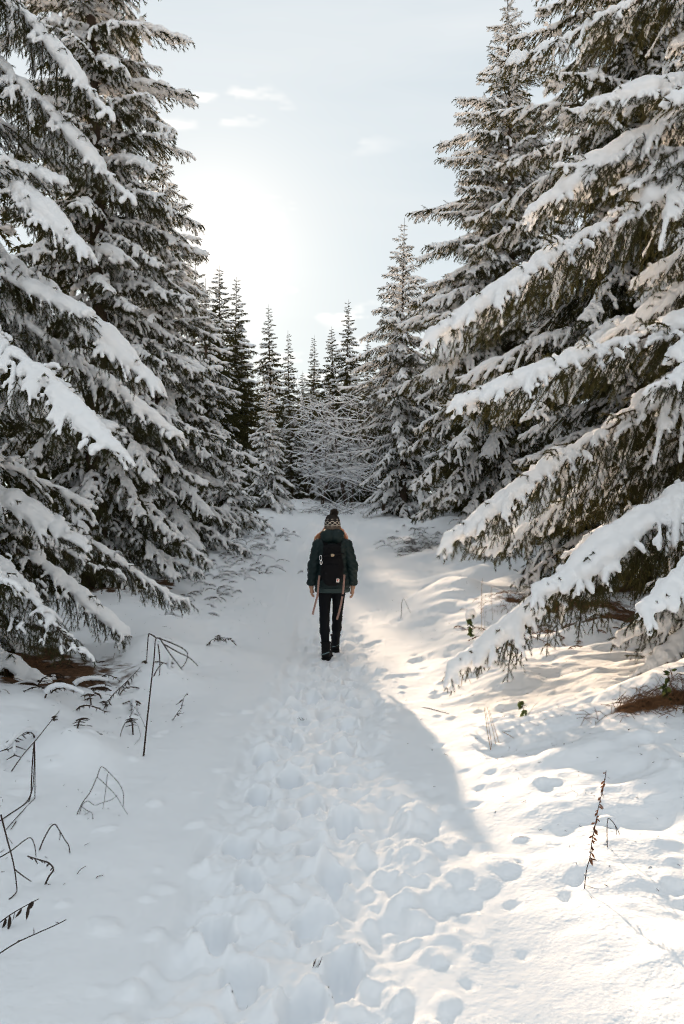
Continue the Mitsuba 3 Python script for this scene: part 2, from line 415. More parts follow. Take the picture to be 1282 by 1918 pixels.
    a = np.cross(Dv, ref); a /= np.linalg.norm(a, axis=1, keepdims=True); b = np.cross(Dv, a)
    ph = rng.uniform(0, 2 * np.pi, N)[:, None]
    rr = a * np.cos(ph) + b * np.sin(ph)
    nd = Dv * rng.uniform(.55, 1.1, (N, 1)) + rr * rng.uniform(.5, .9, (N, 1)); nd /= np.linalg.norm(nd, axis=1, keepdims=True)
    sd = np.cross(nd, rr); sd /= np.linalg.norm(sd, axis=1, keepdims=True) + 1e-9
    ln = q['nl'] * rng.uniform(.7, 1.2, (N, 1))
    base = P - Dv * q['nl'] * .3
    nv = np.stack([base - sd * q['nw'] / 2, base + sd * q['nw'] / 2, P + nd * ln], 1).reshape(-1, 3)
    needles = nv, np.arange(3 * N).reshape(-1, 3)
    # snow lying on the branch and hanging down its branchlets
    fat = load * (.66 + .18 * L / 3)
    pn = meshkit.noise(np.stack([s * L * 2.3, 0 * s + seed, 0 * s], 1), 3)
    ns = max(12, int(L / (.6 * q['h'] + .02)))
    for c in np.linspace(.04, .965, ns):
        k = float(np.clip(np.interp(c, s, pn) + rng.normal(0, .10), 0, 1))
        if k < .27 + .1 * (c < .15) + .04 * (lod == 0) + .12 * (lod == 2):
            continue
        r = fat * (.018 + .075 * k ** 1.7) * (.55 + .45 * min(1, c / .25)) * (1 - .45 * max(0, c - .75) / .25)
        p = at(c); lat = np.cross([0, 0, 1], tat(c)); lat /= np.linalg.norm(lat)
        wd = r * 1.0 * (k > .5)
        balls.append(p + [0, 0, r * .75]); rad.append(r)
        if lod < 2 and k > .58:
            for sg in (-1, 1):
                balls.append(p + lat * sg * wd * rng.uniform(.7, 1.5) + [0, 0, r * .35]); rad.append(r * .82)
    for i, (pl, dirs, ll, u) in enumerate(secs):
        m = max(2, int(ll / (.75 * q['h'] + .008))); thick = rng.uniform(.7, 1.3)
        keep = rng.random()
        lim = (.55 + .5 * rng.random()) * (keep > (.62 if load < 1.2 else .54) - (.08 if lod else 0))
        for c in np.linspace(.02, 1, m):
            steep = np.interp(c, np.linspace(0, 1, len(dirs)), dirs[:, 2])
            k = meshkit.noise(np.array([[c * ll * 9, i * 3.7, seed]]), 6)[0]
            if c > lim or k < .16 + .14 * c:
                continue
            r = fat * thick * (.022 + .034 * k) * (1 - .30 * c) * max(.5, math.sqrt(max(0, 1 - steep * steep)))
            if lod == 2:
                r *= 1.15
            p = np.array([np.interp(c, np.linspace(0, 1, len(dirs)), pl[:, z]) for z in range(3)])
            out = np.array([0, 0, 1.0]) + np.array([.6, 0, 0]) * (-steep); out[1] += .25 * np.sign(p[1]) * (-steep)
            out /= np.linalg.norm(out)
            balls.append(p + out * r * .62); rad.append(r)
    snow = blobs(balls, np.maximum(np.array(rad) * (.84, .80, .86)[lod] if lod else rad, 1.05 * q['h'] if lod else .0), q['h'], rough=.013, freq=17 if lod == 0 else 12, seed=seed)
    snow = drop_bits(*snow, (150, 60, 16)[lod], .35 if lod else .02)
    if lod == 0:
        snow = snow[0] + vnormals(*snow) * ((meshkit.fbm(snow[0] * 48, 2, seed) - .5) * .010)[:, None], snow[1]
    return cat(wood), needles, snow


CLASSES = {0: (3.4, 2.7, 2.0, 1.35), 1: (3.2, 2.3, 1.5, .9), 2: (2.4, 1.5, .8)}
VARIANTS = {0: 3, 1: 2, 2: 2}
BR = {}
for lod in (0, 1):
    for ci, L in enumerate(CLASSES[lod]):
        for k in range(VARIANTS[lod]):
            w, nd, sn = make_branch(L, 100 * lod + 10 * ci + k + 1, lod, load=(1.22, .92, 1.1)[k], hang=(1.0, 1.15, 1.05)[k])
            g = f'branch_shape_{lod}_{ci}_{k}'
            scene[g] = {'type': 'shapegroup', 'wood': mikit.ply(w, 'bark', smooth=True), 'needles': mikit.ply(nd, 'needles'), 'snow': mikit.ply(sn, 'snow_load', smooth=True)}
            BR[lod, ci, k] = (g, L, len(w[1]), len(nd[1]), len(sn[1]))
for ci, L in enumerate(CLASSES[2]):
    for k in range(2):
        BR[2, ci, k] = make_branch(L, 300 + 10 * ci + k, 2, load=(.62, .45)[k])
        w, nd, sn = BR[2, ci, k]
        scene[f'branch_shape_2_{ci}_{k}'] = {'type': 'shapegroup', 'wood': mikit.ply(w, 'bark', smooth=True), 'needles': mikit.ply(nd, 'needles'), 'snow': mikit.ply(sn, 'snow_load', smooth=True)}


def pick(lod, r, rng, light=.5):
    c = CLASSES[lod]; ci = int(np.argmin([abs(math.log(r / L)) for L in c])); k = int(rng.integers(VARIANTS[lod]))
    return ci, k, r / c[ci]


def trunk_mesh(H, r0, seed, bend=.05):
    rng = np.random.default_rng(seed); z = np.r_[-.3, 0, .15, .4, np.linspace(.9, H, 22)]
    ph = rng.uniform(0, 6, 2)
    p = np.stack([bend * np.sin(z * .5 + ph[0]), bend * np.cos(z * .43 + ph[1]), z], 1)
    r = r0 * (1 - z / H) ** 1.15 + .006 + r0 * .5 * np.exp(-np.clip(z, 0, None) * 4)
    v, f = tube(p, r, 12)
    return v + (meshkit.noise(v * np.array([14, 14, 3]), seed) - .5)[:, None] * np.array([1, 1, 0]) * .12 * r0, f


def crown(H, R, zmin, seed, per_m, power=.85, rmax=9.0, low=0.0):
    """(height, azimuth, reach, lift in degrees) of every branch of a spruce."""
    rng = np.random.default_rng(seed); z, az, out = zmin, rng.uniform(0, 6.28), []
    while z < H - .25:
        t = (z - zmin) / (H - zmin)
        r = max(.2, R * (1 - t) ** power * (.80 + .2 * min(1, (z + .3) / 1.4)) * rng.uniform(.68, 1.18))
        r = max(.2, min(r, rmax * rng.uniform(.8, 1.1)) * (1 - low * (1 - float(ss(.4, 4.6, z)))))
        out.append((z, az, r, 42 * t ** 1.7 + rng.normal(2, 9)))
        if len(out) % 3 == 0 and r > .9:
            out.append((z + rng.uniform(-.1, .1), az + rng.uniform(1, 5), r * rng.uniform(.35, .6), rng.normal(0, 8)))
        az += 2.39996 + rng.normal(0, .25); z += (1 / per_m) * rng.uniform(.6, 1.4) * (1 - .35 * t)
    return out


TREES = []


def spruce(x, y, H, R, seed, label, zmin=.35, per_m=12, lod=1, near=None, heroes=(), power=.85, rmax=9.0, low=0.0, skip=None, group=None, z0=None):
    key = 'spruce_tree' if not TREES else f'spruce_tree_{len(TREES):03d}'
    TREES.append(key); rng = np.random.default_rng(seed)
    g = gz(x, y) - .05 if z0 is None else z0
    v, f = trunk_mesh(H, .012 * H + .02, seed); add(key + '__trunk', (v + [x, y, g], f), 'bark')
    tag(key, label, 'tree', group or 'snow-laden spruces lining the path')
    n = 0
    for z, az, r, lift in crown(H, R, zmin, seed, per_m, power, rmax, low):
        wx, wy = x + .7 * r * math.cos(az), y + .7 * r * math.sin(az)
        if skip and skip(wx, wy, g + z, az):
            continue
        away = math.cos(az) * x + math.sin(az) * y > .45 * math.hypot(x, y)
        lo = 0 if near and near(wx, wy, g + z, az) and not away else (2 if away and x * math.cos(az) > 0 else lod)
        ci, k, s = pick(lo, r, rng)
        sc = [s, s * (1 if rng.random() < .5 else -1), s]
        scene[f'{key}__branch' + (f'_{n:03d}' if n else '')] = {
            'type': 'instance', 'g': {'type': 'ref', 'id': f'branch_shape_{lo}_{ci}_{k}'},
            'to_world': T().translate([x, y, g + z]).rotate([0, 0, 1], R2D(az)).rotate([0, 1, 0], -lift).rotate([1, 0, 0], float(rng.normal(0, 7))).scale(sc)}
        n += 1
    for base, tip, k in heroes:
        d = np.array(tip) - np.array(base); L = float(np.linalg.norm(d))
        ci = int(np.argmin([abs(math.log(L / (c * .93))) for c in CLASSES[0]]))
        s = L / (CLASSES[0][ci] * .95)
        own = math.atan2(d[2], math.hypot(d[0], d[1]))     # the shapes themselves droop about 21 degrees from base to tip
        scene[f'{key}__branch' + (f'_{n:03d}' if n else '')] = {
            'type': 'instance', 'g': {'type': 'ref', 'id': BR[0, ci, k][0]},
            'to_world': T().translate([float(c) for c in base]).rotate([0, 0, 1], R2D(math.atan2(d[1], d[0]))).rotate([0, 1, 0], -(R2D(own) + 27)).scale(s)}
        n += 1
    return key, n


in_view = lambda wx, wy, wz, az: wy > 2.0 and abs(wx) / wy < .62 and (wz - CAM_Z) / wy < .78
seen_near = lambda wx, wy, wz, az: in_view(wx, wy, wz, az) and math.hypot(wx, wy) < 9.0 and abs(wx) < 4.4
counts = []
counts.append(spruce(4.3, 7.2, 13.5, 3.0, 11, 'nearest spruce on the right with thick sunlit snow on low sweeping boughs', near=seen_near, per_m=13.4, zmin=.75,
    skip=lambda wx, wy, wz, az: wx < 2.6 and wy < 6.2 and wz < 3.0,
    heroes=[((4.0, 7.2, 2.1), (1.12, 6.6, .30), 0), ((4.2, 7.2, 3.2), (1.17, 7.4, 1.33), 0), ((4.2, 7.1, 3.4), (1.1, 6.5, 2.48), 0), ((4.2, 7.2, 4.9), (.98, 7.0, 3.15), 0),
            ((4.2, 7.2, 6.6), (1.5, 7.0, 5.65), 2), ((4.2, 7.2, 5.6), (1.84, 7.0, 4.4), 0), ((4.0, 7.0, 2.3), (1.75, 5.9, 1.05), 0), ((4.1, 6.9, 1.9), (2.05, 5.0, 1.0), 0),
            ((4.0, 6.9, 1.5), (2.1, 5.7, .42), 2), ((4.2, 7.2, 2.7), (1.5, 7.9, 1.35), 2)]))
counts.append(spruce(-4.3, 7.4, 13.5, 2.5, 12, 'nearest spruce at the left edge with dark shaded lower boughs', near=seen_near, per_m=13.2, zmin=.3,
    heroes=[((-4.2, 8.2, 1.9), (-1.84, 9.2, .62), 1), ((-4.1, 7.2, 3.7), (-1.76, 6.1, 2.1), 0), ((-4.1, 7.6, 3.9), (-1.88, 8.5, 2.4), 0), ((-4.1, 7.5, 4.5), (-1.95, 8.0, 2.9), 0),
            ((-4.2, 7.4, 5.4), (-2.35, 7.4, 4.0), 0), ((-4.2, 7.4, 6.4), (-2.2, 7.2, 4.6), 2), ((-4.2, 7.4, 7.2), (-2.4, 7.0, 5.3), 2), ((-3.9, 7.2, 1.7), (-2.15, 6.4, .55), 1), ((-3.9, 7.8, 1.6), (-2.2, 8.0, .45), 1)]))
counts.append(spruce(-4.3, 14.0, 16.0, 3.4, 13, 'tall left spruce whose right edge the sun stands beside', per_m=11.2, zmin=.4, power=.85, rmax=2.4))
counts.append(spruce(4.8, 12.8, 14.5, 4.6, 14, 'second spruce on the right, its boughs over a brown bare patch', per_m=12.4, zmin=.9, power=.9, rmax=3.9, low=.25))
counts.append(spruce(4.1, 19.8, 13.9, 5.3, 15, 'pointed right spruce with a bare leader against the pale sky', per_m=12.8, zmin=.3, power=1.0, rmax=3.9, low=.5))
counts.append(spruce(-4.35, 19.3, 10.2, 2.75, 16, 'left spruce in the glow just under the sun', per_m=13, zmin=.3))
counts.append(spruce(-4.1, 24.0, 7.4, 2.4, 17, 'left spruce farther up the path behind the glowing one', lod=2, per_m=12, zmin=.3, power=1.0))
counts.append(spruce(2.15, 28.5, 10.6, 4.2, 18, 'farther slim spruce behind the pointed right one', lod=1, per_m=11, zmin=.3, power=1.0, rmax=2.6, low=.4))
counts.append(spruce(4.6, 25.0, 9.5, 3.6, 21, 'right spruce between the pointed one and the farther slim one', lod=2, per_m=11, zmin=.3, power=.95, rmax=2.7))
counts.append(spruce(-2.75, 29.5, 4.6, 1.35, 19, 'small bushy snow-covered spruce where the path bends', per_m=18, zmin=.25, power=.8))
counts.append(spruce(-3.1, 22.5, 2.6, 1.2, 20, 'young low spruce at the foot of the left row', per_m=20, zmin=.15, power=.8))

# far spruces: four whole shapes
def whole_spruce(H, R, seed, per_m=12):
    rng = np.random.default_rng(seed); nd, sn, wd = [], [], [trunk_mesh(H, .011 * H, seed)]
    for z, az, r, lift in crown(H, R, .4, seed, per_m, .8):
        c = CLASSES[2]; ci = int(np.argmin([abs(math.log(r / L)) for L in c])); s = r / c[ci]
        M = np.array(T().translate([0, 0, z]).rotate([0, 0, 1], R2D(az)).rotate([0, 1, 0], -lift).scale(s).matrix, float)
        w, n, b = BR[2, ci, int(rng.integers(2))]
        for to, (v, f) in ((wd, w), (nd, n), (sn, b)):
            if to is sn and rng.random() < .52:
                continue
            to.append((v @ M[:3, :3].T + M[:3, 3], f))
    return cat(wd), cat(nd), cat(sn)


for k, (H, R) in enumerate(((11.0, 2.0), (11.0, 1.7), (11.0, 2.3), (11.0, 2.5))):
    w, n, b = whole_spruce(H, R, 50 + k, 7 if k == 3 else 12)
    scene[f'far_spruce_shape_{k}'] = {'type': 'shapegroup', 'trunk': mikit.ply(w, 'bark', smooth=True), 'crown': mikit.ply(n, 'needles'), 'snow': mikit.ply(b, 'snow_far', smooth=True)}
WH = (11.0, 11.0, 11.0, 11.0)


def far_spruce(x, y, H, k, label, group, wide=1.0, rot=0):
    n = len([q for q in scene if q.startswith('far_spruce_tree')])
    key = 'far_spruce_tree' + (f'_{n:03d}' if n else '')
    s = H / WH[k]
    scene[key] = {'type': 'instance', 'g': {'type': 'ref', 'id': f'far_spruce_shape_{k}'}, 'to_world': T().translate([x, y, gz(x, y) - .1]).rotate([0, 0, 1], rot).scale([s * wide, s * wide, s])}
    tag(key, label, 'tree', group)


# far spruces: x, distance, height of the top above the camera's ground, shape
SKYLINE = [(-3.81, 42, 12.01, 0, 'slim far spruce whose top stands left of the gap in the treeline'),
           (-3.04, 46, 11.51, 1, 'lower far spruce in the left of the treeline, right beside the slim one'),
           (0.33, 45, 13.04, 0, 'tallest far spruce in the middle of the treeline'),
           (-1.77, 50, 12.08, 1, 'short far spruce in the dip of the treeline'),
           (-0.60, 47, 11.97, 2, 'far spruce left beside the tallest one of the middle'),
           (-4.79, 38, 10.34, 2, 'far spruce half hidden by the left row'),
           (1.63, 50, 12.28, 1, 'far spruce right beside the tallest one of the middle'),
           (2.76, 44, 11.68, 2, 'far spruce behind the right row')]
for i, (x, y, top, k, lab) in enumerate(SKYLINE):
    far_spruce(x, y, top - gz(x, y) + .1, k, lab, 'spruces of the far treeline', 1.0, 77 * i)
far_spruce(-4.9, 32, 9.6, 2, 'broad spruce in the glow right under the sun', None, 1.15, 40)
far_spruce(-5.0, 38, 10.6, 0, 'spruce behind the broad one under the sun', None, 1.1, 200)
rng = np.random.default_rng(77)
for x, y, top, k, rot in [(-11.45, 61.29, 12.69, 3, 115), (-8.77, 52.58, 11.47, 1, 135), (-9.21, 61.41, 11.83, 3, 130), (-8.23, 63.16, 11.85, 0, 58), (-7.7, 63.33, 12.81, 1, 140), (-4.84, 46.55, 9.13, 1, 27), (-4.67, 52.64, 10.7, 2, 12), (-4.28, 61.87, 11.39, 0, 97), (-3.04, 61.61, 11.7, 2, 75), (-2.07, 57.88, 11.58, 3, 58), (-1.11, 60.86, 12.13, 1, 170), (0.39, 63.51, 12.5, 0, 332), (0.99, 54.78, 11.76, 2, 54), (2.44, 58.27, 12.12, 3, 271), (2.35, 46.58, 9.28, 1, 342), (4.87, 64.59, 11.89, 1, 246), (5.33, 60.67, 10.85, 1, 301), (4.67, 44.67, 9.62, 3, 317), (7.11, 56.19, 11.2, 2, 162), (8.15, 55.84, 10.39, 1, 338), (9.51, 61.56, 12.64, 2, 44), (11.78, 65.3, 12.91, 1, 28)]:
    far_spruce(x, y, top - gz(x, y) + .1, k, 'dim snowy spruce filling the dark wood at the end of the path', 'spruces in the wood at the end of the path', 1.1, rot)
for x, y, top, k, rot in [(-2.29, 37, 6.61, 1, 236), (-1.46, 39, 7.23, 2, 135), (-0.61, 40, 7.69, 0, 6), (0.35, 38, 6.92, 2, 265), (1.34, 41, 7.95, 1, 150), (2.11, 39, 7.96, 2, 14), (2.66, 36, 7.73, 0, 224)]:
    far_spruce(x, y, top - gz(x, y) + .1, k, 'low spruce in the dark thicket right behind the bare snowy trees', 'low spruces behind the bare trees', 1.35, rot)
for x, y, H in ((-7.6, 4.5, 12), (-7.9, 9.8, 13), (-7.7, 15.5, 13), (-7.6, 20.5, 11), (-6.8, 26, 10.5), (-5.8, 31.5, 10), (-9.5, 33, 11), (8.0, 4.6, 12), (8.2, 10.0, 13), (8.4, 15.5, 13), (7.9, 21, 12), (6.6, 25.5, 11), (5.6, 32, 11), (8.5, 35, 12)):
    far_spruce(x, y, H, 3, 'dark spruce standing in the second row behind the trees along the path', 'spruces of the second row', 1.15, rng.uniform(0, 360))


# bare deciduous trees with snow along every twig
def bare_tree(x, y, H, seed, label, lean=(0, 0), spread=1.0):
    rng = np.random.default_rng(seed); wood, snow = [], []
    g = gz(x, y) - .05

    def grow(p, d, L, r, depth):
        m = 7; pts = [np.array(p)]; dd = np.array(d, float)
        for _ in range(m - 1):
            dd = dd + rng.normal(0, .10, 3) + np.array([0, 0, .03 if depth == 0 else (-.035 if depth > 1 else .0)])
            dd /= np.linalg.norm(dd); pts.append(pts[-1] + dd * L / (m - 1))
        pts = np.array(pts); rr = np.linspace(r, r * .45, m)
        wood.append(tube(pts, rr, 5 if depth < 2 else 3, False))
        if depth > 0:
            fl = np.clip(1 - np.abs(np.gradient(pts, axis=0)[:, 2]) / (L / (m - 1)), .15, 1) ** .5
            sr = ((.016 if depth == 1 else .010) + rr * .75 + .010 * rng.random()) * fl
            snow.append(tube(pts + np.stack([0 * rr, 0 * rr, rr * .6 + sr * .7], 1), sr, 4, False))
        if depth < 3 and L > .3:
            for _ in range(int(rng.integers(8, 13)) if depth == 0 else (int(rng.integers(3, 6)) if depth == 1 else int(rng.integers(0, 2)))):
                u = rng.uniform(.22 if depth else .12, .97); i = min(int(u * (m - 1)), m - 2); q = pts[i] + (pts[i + 1] - pts[i]) * (u * (m - 1) - i)
                t = pts[i + 1] - pts[i]; t /= np.linalg.norm(t)
                a = rng.uniform(0, 6.283); o = np.cross(t, [math.cos(a), math.sin(a), .2]); o /= np.linalg.norm(o) + 1e-9
                k = t * (.75 if depth else .22) + o * rng.uniform(.5, 1.0) * spread * (1 if depth else 1.25) + np.array([0, 0, .18 if depth == 0 else .0]); k /= np.linalg.norm(k)
                grow(q, k, L * rng.uniform(.42, .75) * (1.25 - .5 * u) * (.75 if depth == 0 else 1), max(.006, r * .55 * (1.1 - .5 * u)), depth + 1)
    for s in range(int(rng.integers(2, 4))):
        a = rng.uniform(0, 6.28)
        grow([x + .15 * math.cos(a), y + .15 * math.sin(a), g], [lean[0] + .28 * math.cos(a), lean[1] + .28 * math.sin(a), 1], H * rng.uniform(.65, 1), .0065 * H, 0)
    n = len([q for q in scene if q.startswith('bare_tree') and q.endswith('__branches')])
    key = 'bare_tree' + (f'_{n:03d}' if n else '')
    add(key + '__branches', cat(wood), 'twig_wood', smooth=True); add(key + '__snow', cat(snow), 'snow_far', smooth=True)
    tag(key, label, 'tree', 'bare snowy trees at the end of the path')


bare_tree(1.5, 32, 6.4, 1, 'bare spreading tree with snow on every twig, right of the path end', (-.25, 0), 1.1)
bare_tree(.3, 34.5, 5.6, 2, 'bare snowy tree in the middle behind the walker', (.1, -.1), 1.1)
bare_tree(-.9, 34, 4.2, 3, 'bare snowy tree left of the path end beside the bushy spruce', (.05, 0), 1.0)
bare_tree(2.6, 29.5, 4.4, 4, 'bare snowy tree leaning out under the right spruces', (-.35, 0), 1.1)
bare_tree(-1.7, 38, 4.6, 5, 'thin bare tree standing behind the bushy spruce', (0, 0), .8)

# ------------------------------------------------------------------ the walker
PX, PY = -.115, 9.40
PZ = gz(PX, PY) - .028
scene['jacket_cloth'] = two({'type': 'principled', 'base_color': {'type': 'rgb', 'value': (.0065, .0165, .0170)}, 'roughness': .5, 'specular': .22})
scene['jacket_hem'] = two({'type': 'principled', 'base_color': {'type': 'rgb', 'value': (.014, .032, .031)}, 'roughness': .5, 'specular': .4})
scene['legging_cloth'] = two({'type': 'principled', 'base_color': {'type': 'rgb', 'value': (.006, .007, .009)}, 'roughness': .8, 'specular': .1})
scene['boot_leather'] = two({'type': 'principled', 'base_color': {'type': 'rgb', 'value': (.007, .007, .008)}, 'roughness': .7, 'specular': .1})
scene['boot_trim'] = two({'type': 'diffuse', 'reflectance': {'type': 'rgb', 'value': (.16, .24, .25)}})
scene['skin'] = two({'type': 'principled', 'base_color': {'type': 'rgb', 'value': (.55, .33, .25)}, 'roughness': .5})
scene['glove_wool'] = two({'type': 'diffuse', 'reflectance': {'type': 'rgb', 'value': (.44, .27, .19)}})
scene['bag_cloth'] = two({'type': 'principled', 'base_color': {'type': 'rgb', 'value': (.007, .007, .008)}, 'roughness': .75, 'specular': .08})
scene['strap_tan'] = two({'type': 'diffuse', 'reflectance': {'type': 'rgb', 'value': (.30, .19, .16)}})
scene['buckle_tan'] = two({'type': 'principled', 'base_color': {'type': 'rgb', 'value': (.36, .27, .17)}, 'roughness': .4})
scene['metal'] = two({'type': 'roughconductor', 'alpha': .25})
scene['patch_white'] = two({'type': 'diffuse', 'reflectance': {'type': 'rgb', 'value': (.75, .70, .64)}})
scene['patch_red'] = two({'type': 'diffuse', 'reflectance': {'type': 'rgb', 'value': (.55, .05, .03)}})
scene['eye_white'] = two({'type': 'principled', 'base_color': {'type': 'rgb', 'value': (.7, .68, .65)}, 'roughness': .2})
scene['hair_red'] = {'type': 'principledthin', 'base_color': {'type': 'rgb', 'value': (.62, .36, .21)}, 'roughness': .4, 'diff_trans': 1.1, 'spec_trans': 0.0}


def knit_colour(p, n, uv):
    """Dark wool with cream zigzags and diamonds, bands round the hat."""
    x, y, z = p.x - PX, p.y - (PY + .22), p.z - PZ
    import drjit as dr
    a = dr.atan2(x, -y) * (11.0 / 6.2832)
    tri = dr.abs(a - dr.floor(a) - .5) * 2
    dark, cream, brown = mi.Color3f(.030, .026, .024), mi.Color3f(.62, .54, .46), mi.Color3f(.20, .155, .125)
    zig = lambda z0, amp, w: (dr.abs(z - (z0 + amp * (tri - .5))) < w)
    c = dr.select(zig(1.656, .022, .0042) | zig(1.632, -.022, .0042), cream, dark)
    c = dr.select((z < 1.615) & (z > 1.606), cream * .8, c)
    c = dr.select((z <= 1.606), dr.select(tri > .55, brown, brown * .45), c)
    c = dr.select((z <= 1.590), brown, c)
    c = dr.select((z > 1.685) & (z < 1.691) & (tri > .5), cream * .7, c)
    return c * (.7 + .5 * noise(p.x * 260, p.y * 260, p.z * 260))


scene['hat_knit'] = two({'type': 'diffuse', 'reflectance': pr(knit_colour)})
scene['pompom_wool'] = two({'type': 'diffuse', 'reflectance': {'type': 'rgb', 'value': (.060, .048, .042)}})


def at_person(v):
    return v + np.array([PX, PY, PZ])


def part(key, vf, bsdf, smooth=True):
    add('person__' + key, (at_person(vf[0]), vf[1]), bsdf, smooth)


C = .20   # hips stand over the middle of the stride
legs = [((-.088, C, .90), (-.094, .155, .48), .088, .056), ((-.094, .155, .48), (-.092, .125, .36), .056, .056), ((-.092, .125, .36), (-.076, .03, .10), .055, .036),
        ((.082, C, .90), (.056, .29, .48), .088, .056), ((.056, .29, .48), (.050, .345, .36), .056, .056), ((.050, .345, .36), (.032, .525, .10), .055, .036)]
skull = [((0, C + .015, 1.64), (0, C + .03, 1.665), .083, .083), ((0, C + .055, 1.575), (0, C + .075, 1.55), .060, .040), ((0, C - .005, 1.40), (0, C + .01, 1.57), .052, .050),
         ((0, C + .108, 1.60), (0, C + .125, 1.585), .012, .013), ((-.083, C + .02, 1.615), (-.085, C + .015, 1.585), .014, .009), ((.083, C + .02, 1.615), (.085, C + .015, 1.585), .014, .009),
         ((-.03, C + .088, 1.54), (.03, C + .088, 1.54), .012, .012)]
arms_in = [((-.165, C, 1.37), (-.225, C - .03, 1.10), .045, .036), ((-.225, C - .03, 1.10), (-.25, C + .02, .86), .036, .024), ((.165, C, 1.37), (.232, C - .03, 1.10), .045, .036), ((.232, C - .03, 1.10), (.242, C + .02, .86), .036, .024)]
trunk_in = [((0, C, .95), (0, C, 1.10), .10, .105, .75), ((0, C, 1.10), (0, C, 1.32), .105, .13, .72), ((-.15, C, 1.375), (.15, C, 1.375), .05, .05)]
slim = [(a, b, r0 * .86, r1 * .86) for a, b, r0, r1 in legs]
part('body', sdf_caps(slim + skull + arms_in + trunk_in, .013, .02), 'skin')
for k, sx in enumerate((-1, 1)):
    e = trimesh.creation.icosphere(2, .0125); part('eye' + ('_001' if k else ''), (e.vertices + [sx * .032, C + .103, 1.625], e.faces), 'eye_white')
part('leggings', sdf_caps(legs + [((-.06, C - .01, .93), (.06, C - .01, .93), .115, .115, .85)], .012, .035), 'legging_cloth')


def quilted(vf, tilt=0.0):
    v, f = vf; n = vnormals(v, f)
    band = np.abs(np.sin(np.pi * (v[:, 2] + tilt * np.abs(v[:, 0])) / .072)) ** .55
    wrinkle = meshkit.fbm(v * np.array([22, 22, 34]), 3, 4) - .5
    return v + n * ((band - .6) * .011 + wrinkle * .011)[:, None], f


torso = [((-.056, C, .87), (.056, C, .87), .152, .152, .86), ((-.06, C, 1.0), (.06, C, 1.0), .148, .148, .84), ((-.06, C, 1.15), (.06, C, 1.15), .142, .142, .84), ((-.085, C, 1.30), (.085, C, 1.30), .128, .128, .86),
         ((-.11, C, 1.375), (.11, C, 1.375), .082, .082), ((0, C, 1.38), (0, C + .01, 1.47), .085, .075)]
cutoff = lambda D, g: np.maximum(D, .815 + .012 * np.cos(g[..., 0] * 9) - g[..., 2])
sleeve_cut = lambda D, g: np.maximum(D, .893 - g[..., 2])
part('jacket', quilted(sdf_caps(torso, .0115, .06, cutoff)), 'jacket_cloth')
hem = [((-.056, C, .85), (.056, C, .85), .157, .157, .86)]
part('jacket__hem', sdf_caps(hem, .0115, .02, lambda D, g: np.maximum(np.maximum(D, .81 - g[..., 2]), g[..., 2] - .868)), 'jacket_hem')
for k, arm in enumerate(([((-.165, C - .005, 1.37), (-.222, C - .035, 1.12), .078, .070), ((-.222, C - .035, 1.12), (-.252, C + .015, .91), .070, .052), ((-.252, C + .015, .91), (-.253, C + .017, .86), .052, .05)],
                         [((.165, C - .005, 1.37), (.232, C - .035, 1.12), .078, .070), ((.232, C - .035, 1.12), (.243, C + .015, .91), .070, .052), ((.243, C + .015, .91), (.243, C + .017, .86), .052, .05)])):
    part('jacket__sleeve' + ('_001' if k else ''), quilted(sdf_caps(arm, .0105, .03, sleeve_cut), .6), 'jacket_cloth')
hood = [((-.062, C - .105, 1.475), (.062, C - .105, 1.475), .068, .068), ((-.085, C - .06, 1.505), (-.10, C + .05, 1.50), .052, .045), ((.085, C - .06, 1.505), (.10, C + .05, 1.50), .052, .045), ((-.05, C - .095, 1.515), (.05, C - .095, 1.515), .045, .045)]
v, f = sdf_caps(hood, .0105, .05)
n = vnormals(v, f)
v = v - n * (.012 * np.exp(-(v[:, 0] / .012) ** 2))[:, None] + n * ((meshkit.fbm(v * 26, 3, 9) - .5) * .012)[:, None]
part('jacket__hood', (v, f), 'jacket_cloth')
# gloves: palm, four curled fingers and a thumb each
for k, (sx, hx, hz) in enumerate(((-1, -.254, .880), (1, .244, .870))):
    y0 = C + .02
    H = lambda a, b, c: (hx + sx * a, y0 + b, hz + c)
    hand = [(H(0, 0, .03), H(0, .004, -.01), .030, .029, 1.1), (H(0, -.012, -.012), H(-.004, -.016, -.068), .021, .021), (H(0, .016, -.012), H(-.004, .020, -.068), .021, .020)]
    for q, (fy, ln, r) in enumerate(((.031, .058, .0098), (.011, .068, .0104), (-.010, .064, .0101), (-.030, .050, .0090))):
        a, b, c, e = H(-.004, fy, -.066), H(-.002, fy * 1.08 + .002, -.066 - ln * .45), H(-.014, fy * 1.08 + .006, -.066 - ln * .78), H(-.030, fy + .008, -.066 - ln * .95)
        hand += [(a, b, r, r * .98), (b, c, r * .98, r * .94), (c, e, r * .94, r * .82)]
    hand += [(H(-.004, .022, -.020), H(-.014, .045, -.050), .014, .0115), (H(-.014, .045, -.050), H(-.024, .050, -.082), .0115, .0095)]
    part('glove' + ('_001' if k else ''), sdf_caps(hand, .0042, .006), 'glove_wool')
    cuff = trimesh.creation.cylinder(.038, .04, 20); part('glove' + ('_001' if k else '') + '__cuff', (cuff.vertices * [1, 1.05, 1] + [hx, y0, hz + .035], cuff.faces), 'glove_wool')
